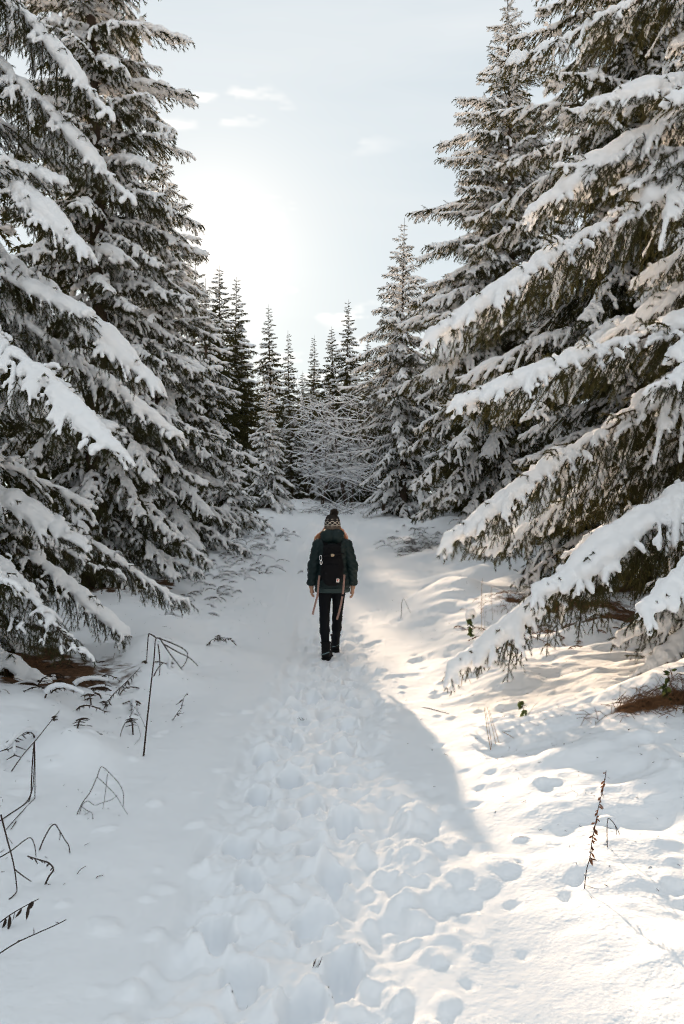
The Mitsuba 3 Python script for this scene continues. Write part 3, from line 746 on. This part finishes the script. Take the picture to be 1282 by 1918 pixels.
# boots
for k, (bx, by, bz, toe) in enumerate(((-.076, .0, .0, 12), (.034, .52, .0, -8))):
    b = [((0, .0, .20), (0, .0, .10), .056, .052), ((0, -.015, .055), (0, .10, .05), .047, .046, 1), ((0, .10, .05), (0, .18, .042), .045, .040)]
    ca, sa = math.cos(math.radians(-toe)), math.sin(math.radians(-toe))
    Rz = np.array([[ca, -sa, 0], [sa, ca, 0], [0, 0, 1]])
    gzb = gz(PX + bx, PY + by) - PZ
    nm = 'boot' + ('_001' if k else '')
    put = lambda vf: (vf[0] @ Rz.T + [bx, by + .02, gzb + bz], vf[1])
    part(nm, put(sdf_caps(b, .008, .02, lambda D, g: np.maximum(np.maximum(D, .012 - g[..., 2]), g[..., 2] - .205))), 'boot_leather')
    sole = trimesh.creation.extrude_polygon(__import__('shapely').geometry.LineString([(0, -.015), (0, .18)]).buffer(.049), .030)
    part(nm + '__sole', put((sole.vertices + [0, 0, -.008], sole.faces)), 'boot_leather', 30)
    a = np.linspace(-2.6, -.5, 14)
    part(nm + '__trim', put(tube(np.stack([.053 * np.cos(a), -.008 + .055 * np.sin(a), .078 + .02 * np.sin(a + 1.57)], 1), .006, 6)), 'boot_trim')
    cuff = tube(np.stack([.057 * np.cos(np.linspace(0, 6.3, 24)), .057 * np.sin(np.linspace(0, 6.3, 24)), np.full(24, .2)], 1), .010, 6); part(nm + '__cuff', put(cuff), 'boot_leather')
# hat with pom-pom, hair
zz = np.array([1.560, 1.565, 1.60, 1.64, 1.68, 1.71, 1.735, 1.748, 1.752]); rr = np.array([.090, .0965, .0985, .0965, .089, .076, .054, .028, .001])
a = np.arange(40) * 2 * np.pi / 40
v = np.stack([rr[:, None] * np.cos(a), rr[:, None] * 1.08 * np.sin(a) + C + .02 - .25 * (zz[:, None] - 1.6), zz[:, None] + 0 * a], -1)
v[..., :2] *= 1 + 0 * a[None, :, None]
ii, jj = np.meshgrid(np.arange(len(zz) - 1), np.arange(40), indexing='ij')
q = np.stack([ii * 40 + jj, ii * 40 + (jj + 1) % 40, (ii + 1) * 40 + (jj + 1) % 40, (ii + 1) * 40 + jj], -1).reshape(-1, 4)
part('hat', (v.reshape(-1, 3), np.vstack([q[:, [0, 1, 2]], q[:, [0, 2, 3]]])), 'hat_knit')
rng = np.random.default_rng(3)
d = rng.normal(0, 1, (1500, 3)); d /= np.linalg.norm(d, axis=1, keepdims=True)
core = trimesh.creation.icosphere(3, .034)
strands = [(core.vertices, core.faces)] + [tube(np.array([u * .034, u * rng.uniform(.040, .049) + rng.normal(0, .004, 3)]), [.0035, .0022], 3, False) for u in d]
pv, pf = cat(strands); part('hat__pompom', (pv + [.022, C - .03, 1.765], pf), 'pompom_wool', False)
hs = []
for _ in range(300):
    sx = -1 if rng.random() < .56 else 1
    t0 = np.array([sx * rng.uniform(.070, .094), C + rng.uniform(-.02, .06), 1.585 + rng.normal(0, .01)])
    o = rng.normal(0, 1, 3)
    if sx < 0:
        t1 = np.array([-.125, C + .075, 1.50]) + o * [.018, .018, .008]; t2 = np.array([-.178, C + .08, 1.44]) + o * [.022, .02, .012]; t3 = t2 + np.array([-.005, .03, -.09]) + rng.normal(0, .01, 3)
    else:
        t1 = np.array([.122, C + .06, 1.52]) + o * [.012, .018, .008]; t2 = np.array([.150, C + .085, 1.44]) + o * [.014, .02, .012]; t3 = t2 + np.array([-.01, .03, -.09]) + rng.normal(0, .01, 3)
    hs.append(tube(smooth_line([t0, t1, t2, t3], 9), .0024, 3, False))
hv, hf = cat(hs); part('hair', (hv, hf), 'hair_red', False)
tag('person', 'walker seen from behind in a dark green quilted jacket, black leggings and patterned bobble hat', 'person')

# backpack and its hanging belt straps
def bag(key, vf, bsdf, smooth=True):
    add('backpack__' + key if key else 'backpack', (at_person(vf[0]), vf[1]), bsdf, smooth)


def superbox(c, r, e=4.0, h=.011, taper=0.0):
    r = np.array(r, float); lo = -r - 3 * h; n = np.ceil(2 * (r + 3 * h) / h).astype(int) + 1
    g = np.stack(np.meshgrid(*[lo[k] + h * np.arange(n[k]) for k in range(3)], indexing='ij'), -1)
    w = 1 - taper * (g[..., 2] / r[2])
    q = (np.abs(g[..., 0] / r[0] / w) ** e + np.abs(g[..., 1] / r[1] / w) ** e + np.abs(g[..., 2] / r[2]) ** e) ** (1 / e)
    v, f = surface_nets(1 - q, lo, h)
    return v + np.array(c, float), f


BY = C - .225
v, f = superbox((0, BY + .005, 1.15), (.132, .092, .238), 2.6, .011, .10)
bag('bag', (v + vnormals(v, f) * ((meshkit.fbm(v * 15, 3, 8) - .5) * .03)[:, None], f), 'bag_cloth')
v, f = superbox((0, BY + .012, 1.345), (.108, .076, .056), 2.2, .010)
bag('lid', (v + vnormals(v, f) * ((meshkit.fbm(v * 18, 3, 2) - .5) * .025)[:, None], f), 'bag_cloth')
v, f = superbox((.0, BY - .080, 1.055), (.105, .035, .115), 3.0, .009)
bag('pocket', (v + vnormals(v, f) * ((meshkit.fbm(v * 20, 3, 5) - .5) * .016)[:, None], f), 'bag_cloth')


def ribbon(pts, w, t=.004, n=20):
    p = smooth_line(pts, n); tn = np.gradient(p, axis=0); tn /= np.linalg.norm(tn, axis=1, keepdims=True)
    sd = np.cross(tn, [0, 1.0, 0]); sd /= np.linalg.norm(sd, axis=1, keepdims=True) + 1e-9; nm = np.cross(sd, tn)
    ring = np.stack([p - sd * w / 2 - nm * t / 2, p + sd * w / 2 - nm * t / 2, p + sd * w / 2 + nm * t / 2, p - sd * w / 2 + nm * t / 2], 1).reshape(-1, 3)
    i, j = np.meshgrid(np.arange(n - 1), np.arange(4), indexing='ij')
    q = np.stack([i * 4 + j, i * 4 + (j + 1) % 4, (i + 1) * 4 + (j + 1) % 4, (i + 1) * 4 + j], -1).reshape(-1, 4)
    e = (n - 1) * 4
    return ring, np.vstack([q[:, [0, 1, 2]], q[:, [0, 2, 3]], [[0, 2, 1], [0, 3, 2], [e, e + 1, e + 2], [e, e + 2, e + 3]]])


bag('lid_strap', ribbon([(-.13, BY - .06, 1.262), (-.06, BY - .106, 1.268), (.06, BY - .106, 1.285), (.135, BY - .05, 1.292)], .022), 'bag_cloth', False)
v, f = superbox((.006, BY - .113, 1.277), (.020, .006, .0155), 6, .003); bag('buckle', (v, f), 'buckle_tan')
bag('hip_strap', ribbon([(-.150, BY + .02, 1.03), (-.160, BY + .01, .95), (-.170, BY, .82), (-.198, BY - .01, .70), (-.230, BY - .02, .575)], .023), 'strap_tan', False)
bag('hip_strap_001', ribbon([(.143, BY + .02, 1.04), (.138, BY + .01, .95), (.125, BY, .82), (.095, BY - .01, .66), (.055, BY - .02, .515)], .024), 'strap_tan', False)
v, f = superbox((.124, BY - .004, .80), (.014, .006, .012), 6, .003); bag('hip_strap_001__slider', (v, f), 'bag_cloth')
for k, sx in enumerate((-1, 1)):
    bag('shoulder_strap' + ('_001' if k else ''), ribbon([(sx * .075, BY + .09, 1.37), (sx * .10, C - .06, 1.455), (sx * .12, C + .06, 1.455), (sx * .125, C + .135, 1.36), (sx * .135, C + .13, 1.15), (sx * .15, C + .02, 1.02), (sx * .14, BY + .09, .98)], .05, .012, 30), 'bag_cloth', False)
a = np.linspace(0, 2 * np.pi, 24)
bag('carabiner', tube(np.stack([-.132 + .014 * np.cos(a), BY - .085 + 0 * a, 1.245 + .030 * np.sin(a)], 1), .0035, 6), 'metal')
bag('carabiner_001', tube(np.stack([-.128 + .012 * np.cos(a), BY - .088 + .005 * np.sin(a), 1.192 + .026 * np.sin(a)], 1), .0035, 6), 'metal')
v, f = superbox((.066, BY - .1235, .985), (.0185, .004, .0225), 8, .0025); bag('patch', (v, f), 'patch_white')
import shapely.geometry as sg
fox = sg.LineString([(.006, .010), (-.002, .011), (-.007, .004), (-.003, -.005), (.004, -.008)]).buffer(.0042)
fox = trimesh.creation.extrude_polygon(fox, .002); fv = fox.vertices
bag('patch__emblem', (np.stack([.066 + fv[:, 0], BY - .1275 - fv[:, 2], .985 + fv[:, 1]], 1), fox.faces[:, ::-1]), 'patch_red', False)
tag('backpack', 'black roll-top backpack with a tan buckle and small white patch on the walker\'s back', 'backpack')
labels['backpack__patch'] = {'label': 'small white rounded patch with a red curled emblem'}
labels['person__glove'] = {'label': 'tan wool glove on the left hand'}
labels['person__glove_001'] = {'label': 'tan wool glove on the right hand'}

# ------------------------------------------------------------------ dry stalks, ferns and twigs standing in the snow
NUM = {}


def name(k):
    NUM[k] = NUM.get(k, -1) + 1
    return k + (f'_{NUM[k]:03d}' if NUM[k] else '')


def lay(x, y, pts, dep=None):
    """(across, up) offsets from the foot become points; what would lie below the foot lies nearer, on the snow."""
    out = []
    for k, (a, b) in enumerate(pts):
        yy = y + (b * y / CAM_Z if b < 0 else .05 * b * math.sin(7 * a + 3 * b))
        z = gz(x, y) + b if b >= 0 else gz(x + a, yy) + .004
        if k == 0 and b <= .02:
            z = gz(x + a, yy) - .03
        out.append((x + a, yy, z))
    return out


def leaf(p, d, L, w, rng, curl=.3):
    d = np.array(d, float) / np.linalg.norm(d); s = np.cross(d, rng.normal(0, 1, 3)); s /= np.linalg.norm(s); u = np.cross(s, d)
    t = np.array([0, .25, .55, .8, 1.0]); ww = np.array([.1, .8, 1, .6, .02]) * w / 2
    mid = np.array(p) + np.outer(t * L, d) + np.outer(curl * L * t * t, u)
    v = np.vstack([mid - np.outer(ww, s), mid + np.outer(ww, s)]); i = np.arange(4)
    return v, np.vstack([np.stack([i, i + 1, i + 6], 1), np.stack([i, i + 6, i + 5], 1)])


def stalk(kind, x, y, lines, r, label, cat_, mat='dry_stem', leaves=None, leafmat='rust_leaf', seed=1, group=None):
    key = name(kind); rng = np.random.default_rng(seed)
    Ls = [lay(x, y, l) for l in lines]; r = r * .78
    m = [tube(smooth_line(l, 6 * len(l)) if len(l) > 2 else l, np.linspace(r * (1 if k == 0 else .75), r * (.6 if k == 0 else .45), 6 * len(l) if len(l) > 2 else 2), 5) for k, l in enumerate(Ls)]
    add(key + '__stem', cat(m[:1]), mat, 40)
    for k, o in enumerate(m[1:]):
        add(key + '__side_stem' + (f'_{k:03d}' if k else ''), o, mat, 40)
    if leaves:
        cnt, ln, wd, drop, lo = leaves; P = smooth_line(Ls[0], 60); lm = []
        for i in range(cnt):
            u = lo + (1 - lo) * (i + rng.random() * .6) / cnt; p = P[min(59, int(u * 59))]
            lm.append(leaf(p, np.array([rng.normal(0, .7), rng.normal(0, .7), -drop + rng.normal(0, .25)]), ln * rng.uniform(.6, 1.2), wd * rng.uniform(.6, 1.2), rng, rng.uniform(-.5, .5)))
        add(key + '__leaves', cat(lm), leafmat, False); labels[key + '__leaves'] = {'kind': 'stuff'}
    tag(key, label, cat_, group)


stalk('dry_stalk', -1.383, 5.56, [[(0.0,-0.007),(0.015,0.178),(0.044,0.474),(0.067,0.66),(0.089,0.819),(0.119,0.823)],[(0.089,0.819),(0.037,0.849),(0.022,0.752),(0.015,0.638)],[(0.096,0.823),(0.2,0.79),(0.297,0.741),(0.315,0.712),(0.289,0.641),(0.259,0.612)],[(0.119,0.815),(0.185,0.715),(0.237,0.649),(0.274,0.6)],[(0.1,0.778),(0.111,0.623),(0.104,0.549)],[(0.148,0.778),(0.248,0.727),(0.326,0.689),(0.385,0.63)],[(0.067,0.549),(0.104,0.615),(0.141,0.649)]], .0085,
      'tallest dry stalk on the left, snapped over at its top with drooping side stems', 'dry stalk')
stalk('fern_frond', -1.984, 6.6, [[(0.0,0.0),(0.07,0.097),(0.176,0.202),(0.264,0.29),(0.321,0.352)]], .005, 'dead fern frond slanting up out of the snow under the left boughs', 'fern', leaves=(26, .055, .014, .9, .05), leafmat='dry_stem', seed=2)
stalk('fern_frond', -1.501, 8.9, [[(-0.012,0.0),(0.047,0.059),(0.131,0.089),(0.22,0.083),(0.297,0.03)]], .005, 'small dead fern frond arching over the snow right of the tall snapped stalk', 'fern', leaves=(22, .06, .018, .8, .0), leafmat='dry_stem', seed=3)
stalk('dry_twig', -1.391, 6.5, [[(-0.009,-0.004),(0.043,0.052),(0.087,0.121),(0.095,0.165),(0.13,0.225)],[(0.035,0.126),(0.091,0.16)],[(0.043,0.052),(0.108,0.061)]], .004, 'short forked twig with shrivelled seed heads right of the tall stalk', 'twig', leaves=(12, .035, .012, .2, .0), leafmat='dry_stem', seed=4)
stalk('bent_grass', -1.648, 5.9, [[(0.0,0.004),(0.039,0.09),(0.083,0.146),(0.094,0.228),(0.138,0.173),(0.197,0.039)],[(0.004,0.0),(0.083,0.118),(0.13,0.09),(0.157,0.0),(0.153,-0.051)],[(0.071,0.138),(0.142,0.256)]], .0032, 'thin bent grass stems left beside the tall snapped stalk', 'grass stem')
stalk('dry_stalk', -1.852, 4.74, [[(0.016,0.332),(0.006,0.19),(0.0,0.032),(0.006,-0.038),(-0.022,-0.111),(-0.051,-0.196)],[(0.016,0.329),(0.022,0.19),(0.022,0.0),(0.035,-0.095),(0.044,-0.18)],[(0.035,-0.111),(0.054,-0.142),(0.066,-0.177)],[(0.009,-0.038),(0.013,0.095),(0.016,0.322)]], .0055, 'pair of straight dry stalks spreading apart at the foot, at the left edge', 'dry stalk')
stalk('dry_stalk', -2.12, 5.08, [[(-0.003,-0.003),(0.085,0.102),(0.166,0.196),(0.254,0.305),(0.322,0.386)]], .005, 'slanting dry stalk crossing the tops of the straight pair', 'dry stalk')
stalk('bent_grass', -1.523, 4.56, [[(-0.006,0.0),(0.036,0.067),(0.076,0.122),(0.116,0.21),(0.143,0.271),(0.198,0.225),(0.249,0.167),(0.268,0.122),(0.271,0.046)],[(0.116,0.213),(0.182,0.152),(0.231,0.1),(0.264,0.046),(0.295,0.0)],[(0.015,0.015),(0.067,0.076),(0.106,0.052),(0.152,0.067),(0.198,0.082),(0.234,0.109)],[(0.024,0.049),(0.076,0.015),(0.116,-0.03)],[(0.176,0.228),(0.167,0.137),(0.152,0.03)]], .0036, 'clump of grass stems folded into a tent shape below the dark stump', 'grass stem')
stalk('dry_stalk', -1.561, 4.1, [[(-0.005,-0.003),(0.027,0.063),(0.077,0.131),(0.104,0.096),(0.142,0.036),(0.178,-0.027)],[(0.104,0.096),(0.107,0.071),(0.101,0.049)]], .0048, 'dry stalk broken into an upside-down V in the left snow', 'dry stalk')
stalk('dry_stalk', -1.478, 3.6, [[(-0.07,0.36),(-0.041,0.252),(-0.012,0.144),(0.0,0.072),(0.005,0.017),(-0.012,-0.024)],[(-0.007,0.115),(0.031,0.084),(0.07,0.058)],[(-0.084,0.163),(-0.031,0.192),(0.06,0.254),(0.089,0.168)]], .0052, 'dark upright stalk leaving the picture at the left edge, with a side stem', 'dry stalk')
stalk('dry_twig', -1.396, 3.72, [[(-0.002,-0.005),(0.025,0.037),(0.045,0.067),(0.02,0.099),(-0.02,0.112),(-0.077,0.131)]], .006, 'dark hooked twig right of the upright stalk at the left edge', 'twig', leaves=(7, .03, .01, .8, .4), leafmat='dry_stem', seed=6)
stalk('dry_twig', -1.494, 3.34, [[(0.0,0.007),(0.089,0.047),(0.156,0.087),(0.216,0.118)]], .0038, 'thin twig with hanging shrivelled leaves at the left edge', 'twig', leaves=(6, .06, .022, 1.4, .35), leafmat='dry_stem', seed=7)
stalk('dry_twig', -1.407, 3.1, [[(0.0,0.004),(0.124,0.062),(0.227,0.11),(0.289,0.138),(0.329,0.159)]], .004, 'lowest straight twig slanting up at the left edge', 'twig', leaves=(4, .025, .008, -.3, .5), leafmat='dry_stem', seed=8)
stalk('dry_twig', -1.286, 3.82, [[(0.0, .002), (.03, .022), (.056, .038)]], .003, 'tiny bare twig poking from the snow right of the hooked twig', 'twig')
stalk('dry_twig', -1.182, 3.78, [[(0.0, .004), (.025, .010), (.047, .012)]], .003, 'tiny twig lying flat on the snow, farthest right of the left twigs', 'twig')
stalk('weed_stalk', 1.107, 3.64, [[(0.0,-0.007),(0.015,0.085),(0.032,0.146),(0.039,0.206),(0.056,0.279),(0.075,0.376),(0.099,0.473),(0.107,0.534)]], .0032, 'tall thin weed stalk hung with dead brown leaves in the sunlit snow on the right', 'weed', leaves=(44, .030, .011, .7, .28), seed=9)
stalk('dry_stalk', 1.317, 3.96, [[(0.003,-0.005),(0.003,0.074),(0.011,0.14),(0.032,0.121),(0.058,0.079),(0.066,0.058)],[(0.045,0.1),(0.05,0.074),(0.048,0.048)]], .0036, 'short hooked stem right beside the weed with dead brown leaves', 'dry stalk')
stalk('straw_stem', 1.072, 5.72, [[(-0.011,-0.027),(-0.031,0.133),(-0.05,0.286)],[(0.008,0.011),(-0.015,0.133),(-0.042,0.278)],[(0.031,0.027),(0.0,0.172),(-0.031,0.294)],[(0.057,0.027),(0.019,0.153),(-0.015,0.267)],[(0.08,0.111),(0.145,0.076),(0.202,0.038)]], .0042, 'bundle of brown stems held together at the tip of the lowest right bough', 'dry stalk', mat='straw')
stalk('straw_stem', 1.406, 7.9, [[(0.0,-0.016),(-0.016,0.29),(-0.021,0.606),(-0.016,0.895)],[(0.032,0.005),(0.021,0.263),(0.0,0.553),(-0.011,0.711)],[(0.047,0.158),(0.116,0.342),(0.221,0.485)],[(0.09,0.474),(0.079,0.658),(0.074,0.816)]], .0038, 'tall thin brown stems standing in front of the right boughs', 'dry stalk', mat='straw')
stalk('bent_grass', .897, 11.6, [[(-0.039,0.0),(0.0,0.263),(0.054,0.155),(0.101,0.046)]], .005, 'single bent stem in the sunlit snow right of the walker', 'grass stem')
stalk('bent_grass', 1.12, 7.5, [[(-0.005,0.015),(0.045,0.135),(0.075,0.075),(0.095,0.025)],[(0.035,0.05),(0.055,0.115)]], .004, 'yellow bent grass blade below the bramble sprig', 'grass stem', mat='straw')
stalk('dry_twig', .648, 7.1, [[(-0.009,0.0),(0.104,-0.028),(0.208,-0.062),(0.265,-0.085)]], .004, 'thin twig lying on the sunlit snow right of the path', 'twig')
stalk('bramble_sprig', 1.52, 9.4, [[(0.02, 0.0), (0.0, .12), (-.02, .26), (.03, .32)], [(0.0, .12), (.06, .20), (.09, .22)], [(.0, .0), (.10, .10), (.16, .15)]], .004, 'bramble sprig with green leaves under a cap of snow right of the path', 'bramble', leaves=(26, .075, .05, .6, .25), leafmat='green_leaf', seed=12)
stalk('bramble_sprig', 1.42, 6.15, [[(0.0, 0.0), (-.02, .06), (-.06, .12)], [(0.0, 0.0), (.05, .06), (.09, .10)]], .003, 'green leaves poking out beneath the lowest right bough', 'bramble', leaves=(16, .05, .03, .3, .1), leafmat='green_leaf', seed=13)
stalk('bramble_sprig', 2.3, 5.6, [[(0.0, 0.0), (-.02, .10), (.02, .22)], [(0.0, .05), (-.07, .15), (-.10, .2)]], .003, 'yellow-green leafy sprig at the right edge beside the brown grass', 'bramble', leaves=(18, .06, .035, .5, .1), leafmat='green_leaf', seed=14)
rng = np.random.default_rng(9); capx, capy = 1.52, 9.4
add('bramble_sprig__snow_cap', blobs([[capx + rng.normal(0, .045), capy + rng.normal(0, .03), gz(capx, capy) + .31 + rng.normal(0, .02)] for _ in range(9)], rng.uniform(.025, .045, 9), .014, .008, 20, 2), 'snow_load')
for k, (x, y, lab) in enumerate(((-.328, 6.9, 'grass tuft showing in the trampled path behind the walker'), (-.339, 2.95, 'grass tuft in the trampled snow at the bottom edge'), (-.106, 3.15, 'small grass tuft in a boot print near the bottom edge'))):
    key = name('grass_tuft'); rng = np.random.default_rng(40 + k)
    add(key, cat([leaf([x + rng.normal(0, .02), y + rng.normal(0, .02), gz(x, y) - .01], [rng.normal(0, .7), rng.normal(0, .5), 1], rng.uniform(.03, .055), .004, rng) for _ in range(9 if k < 2 else 5)]), 'dry_stem', False)
    tag(key, lab, 'grass tuft')
# a dark stump end looking out of the left snow
key = name('log_end')
v, f = tube(np.array([[-1.70, 5.42, .10], [-1.75, 5.28, .088], [-1.772, 5.235, .082]]), [.05, .046, .036], 14); v = v + (meshkit.noise(v * 60, 3) - .5)[:, None] * .014
add(key, (v, f), 'bark', 30); tag(key, 'dark stump end poking out of a snow mound on the left', 'stump')

# ------------------------------------------------------------------ undergrowth
def bracken(x, y, rx, ry, n, h, label, seed, mat='twig_wood', snowy=.8, cat_='bracken'):
    key = name('snowy_bracken'); rng = np.random.default_rng(seed); w, sn = [], []
    for _ in range(n):
        px_, py_ = x + rng.normal(0, rx), y + rng.normal(0, ry); a = rng.uniform(0, 6.28); L = h * rng.uniform(.5, 1.5)
        d = np.array([math.cos(a), math.sin(a), 0]); z = gz(px_, py_) - .03; t = np.linspace(0, 1, 7)[:, None]
        p = np.array([px_, py_, z]) + d * L * (.25 * t + .75 * t ** 2) + np.array([0, 0, L]) * (1.1 * t - .95 * t ** 2.2) * rng.uniform(.5, 1.1)
        w.append(tube(p, np.linspace(.008, .004, 7), 3, False))
        for k in range(2, 7):
            for sg in (-1, 1):
                e = p[k] + (np.cross(d, [0, 0, 1]) * sg + d * .5 + [0, 0, -.35]) * L * .16 * rng.uniform(.5, 1.2); w.append(tube(np.array([p[k], e]), [.005, .003], 3, False))
        if rng.random() < snowy:
            sn.append(tube(p[1:] + [0, 0, .018], np.linspace(.020, .012, 6) * rng.uniform(.6, 1.5), 5))
    add(key + '__stems', cat(w), mat, True); labels[key + '__stems'] = {'kind': 'stuff'}
    if sn:
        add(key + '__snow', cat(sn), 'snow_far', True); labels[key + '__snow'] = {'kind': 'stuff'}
    tag(key, label, cat_)


bracken(-2.35, 17.5, .40, 1.6, 60, .30, 'snowy bracken and brambles along the foot of the left trees', 1)
bracken(-2.1, 22.5, .4, 1.6, 50, .30, 'snowy bracken at the left path edge near the young low spruce', 2)
bracken(-2.3, 13.2, .35, 1.2, 34, .26, 'bracken tangle under the tall left spruce', 3, snowy=.7)
bracken(2.1, 20.5, .45, 1.3, 110, .34, 'grey-brown heather patch under the pointed right spruce', 4, snowy=.15, cat_='heather')
bracken(-.6, 31.0, 1.0, .9, 70, .45, 'snowy undergrowth at the far end of the path behind the hat', 5)
bracken(1.6, 34.0, 1.6, .8, 110, .6, 'grassy snowy undergrowth under the bare spreading tree', 6)
bracken(-2.2, 7.1, .3, .5, 26, .22, 'low dead twigs under the nearest left spruce', 7, snowy=.25)
bracken(-2.3, 5.9, .3, .3, 16, .24, 'low dead grass and twigs by the left edge below the boughs', 8, mat='dry_stem', snowy=.2)
bracken(2.9, 9.6, .5, .7, 50, .25, 'brown dead bracken over the bare patch below the right boughs', 9, mat='litter', snowy=.1)


def litter(x, y, rx, ry, n, label, seed):
    key = name('needle_litter'); rng = np.random.default_rng(seed); m = []
    for _ in range(n):
        px_, py_ = x + rng.normal(0, rx), y + rng.normal(0, ry); a = rng.uniform(0, 3.14); L = rng.uniform(.03, .16)
        d = np.array([math.cos(a), math.sin(a), 0]) * L / 2; c = np.array([px_, py_, 0])
        A, B = c - d, c + d; A[2] = gz(A[0], A[1]) + rng.uniform(.0, .03); B[2] = gz(B[0], B[1]) + rng.uniform(-.01, .06)
        m.append(tube(np.array([A, (A + B) / 2 + [0, 0, rng.uniform(0, .03)], B]), [.0018, .0026, .0016], 3, False))
    add(key, cat(m), 'litter', False); tag(key, label, 'litter', kind='stuff')


litter(2.25, 5.6, .20, .10, 420, 'rust-brown grass and needles on the bare spot at the right edge', 1)
litter(2.85, 10.8, .5, .35, 800, 'rust-brown needles on the bare ground below the second right spruce', 2)
litter(-3.6, 7.4, .5, .5, 260, 'dark needles under the nearest left spruce', 3)

# needles, bark bits and twig ends dropped on the snow below the boughs
rng = np.random.default_rng(21); m = []
for _ in range(1500):
    side = rng.random() < .6
    y = rng.uniform(3.4, 14); x = float(PATH(y)) + (rng.gamma(4, .48) + .4 if side else -rng.gamma(4, .42) - .6)
    L = rng.uniform(.006, .026) if rng.random() < .9 else rng.uniform(.03, .08); a = rng.uniform(0, 3.14); z = gz(x, y) + .002
    d = np.array([math.cos(a), math.sin(a), rng.normal(0, .25)]) * L / 2
    m.append(tube(np.array([[x, y, z] - d, [x, y, z] + d]), [.0016, .0009], 3, False))
add('fallen_needles', cat(m), 'dry_stem', False); tag('fallen_needles', 'dark needles and bark bits scattered on the snow below the boughs', 'needles', kind='stuff')
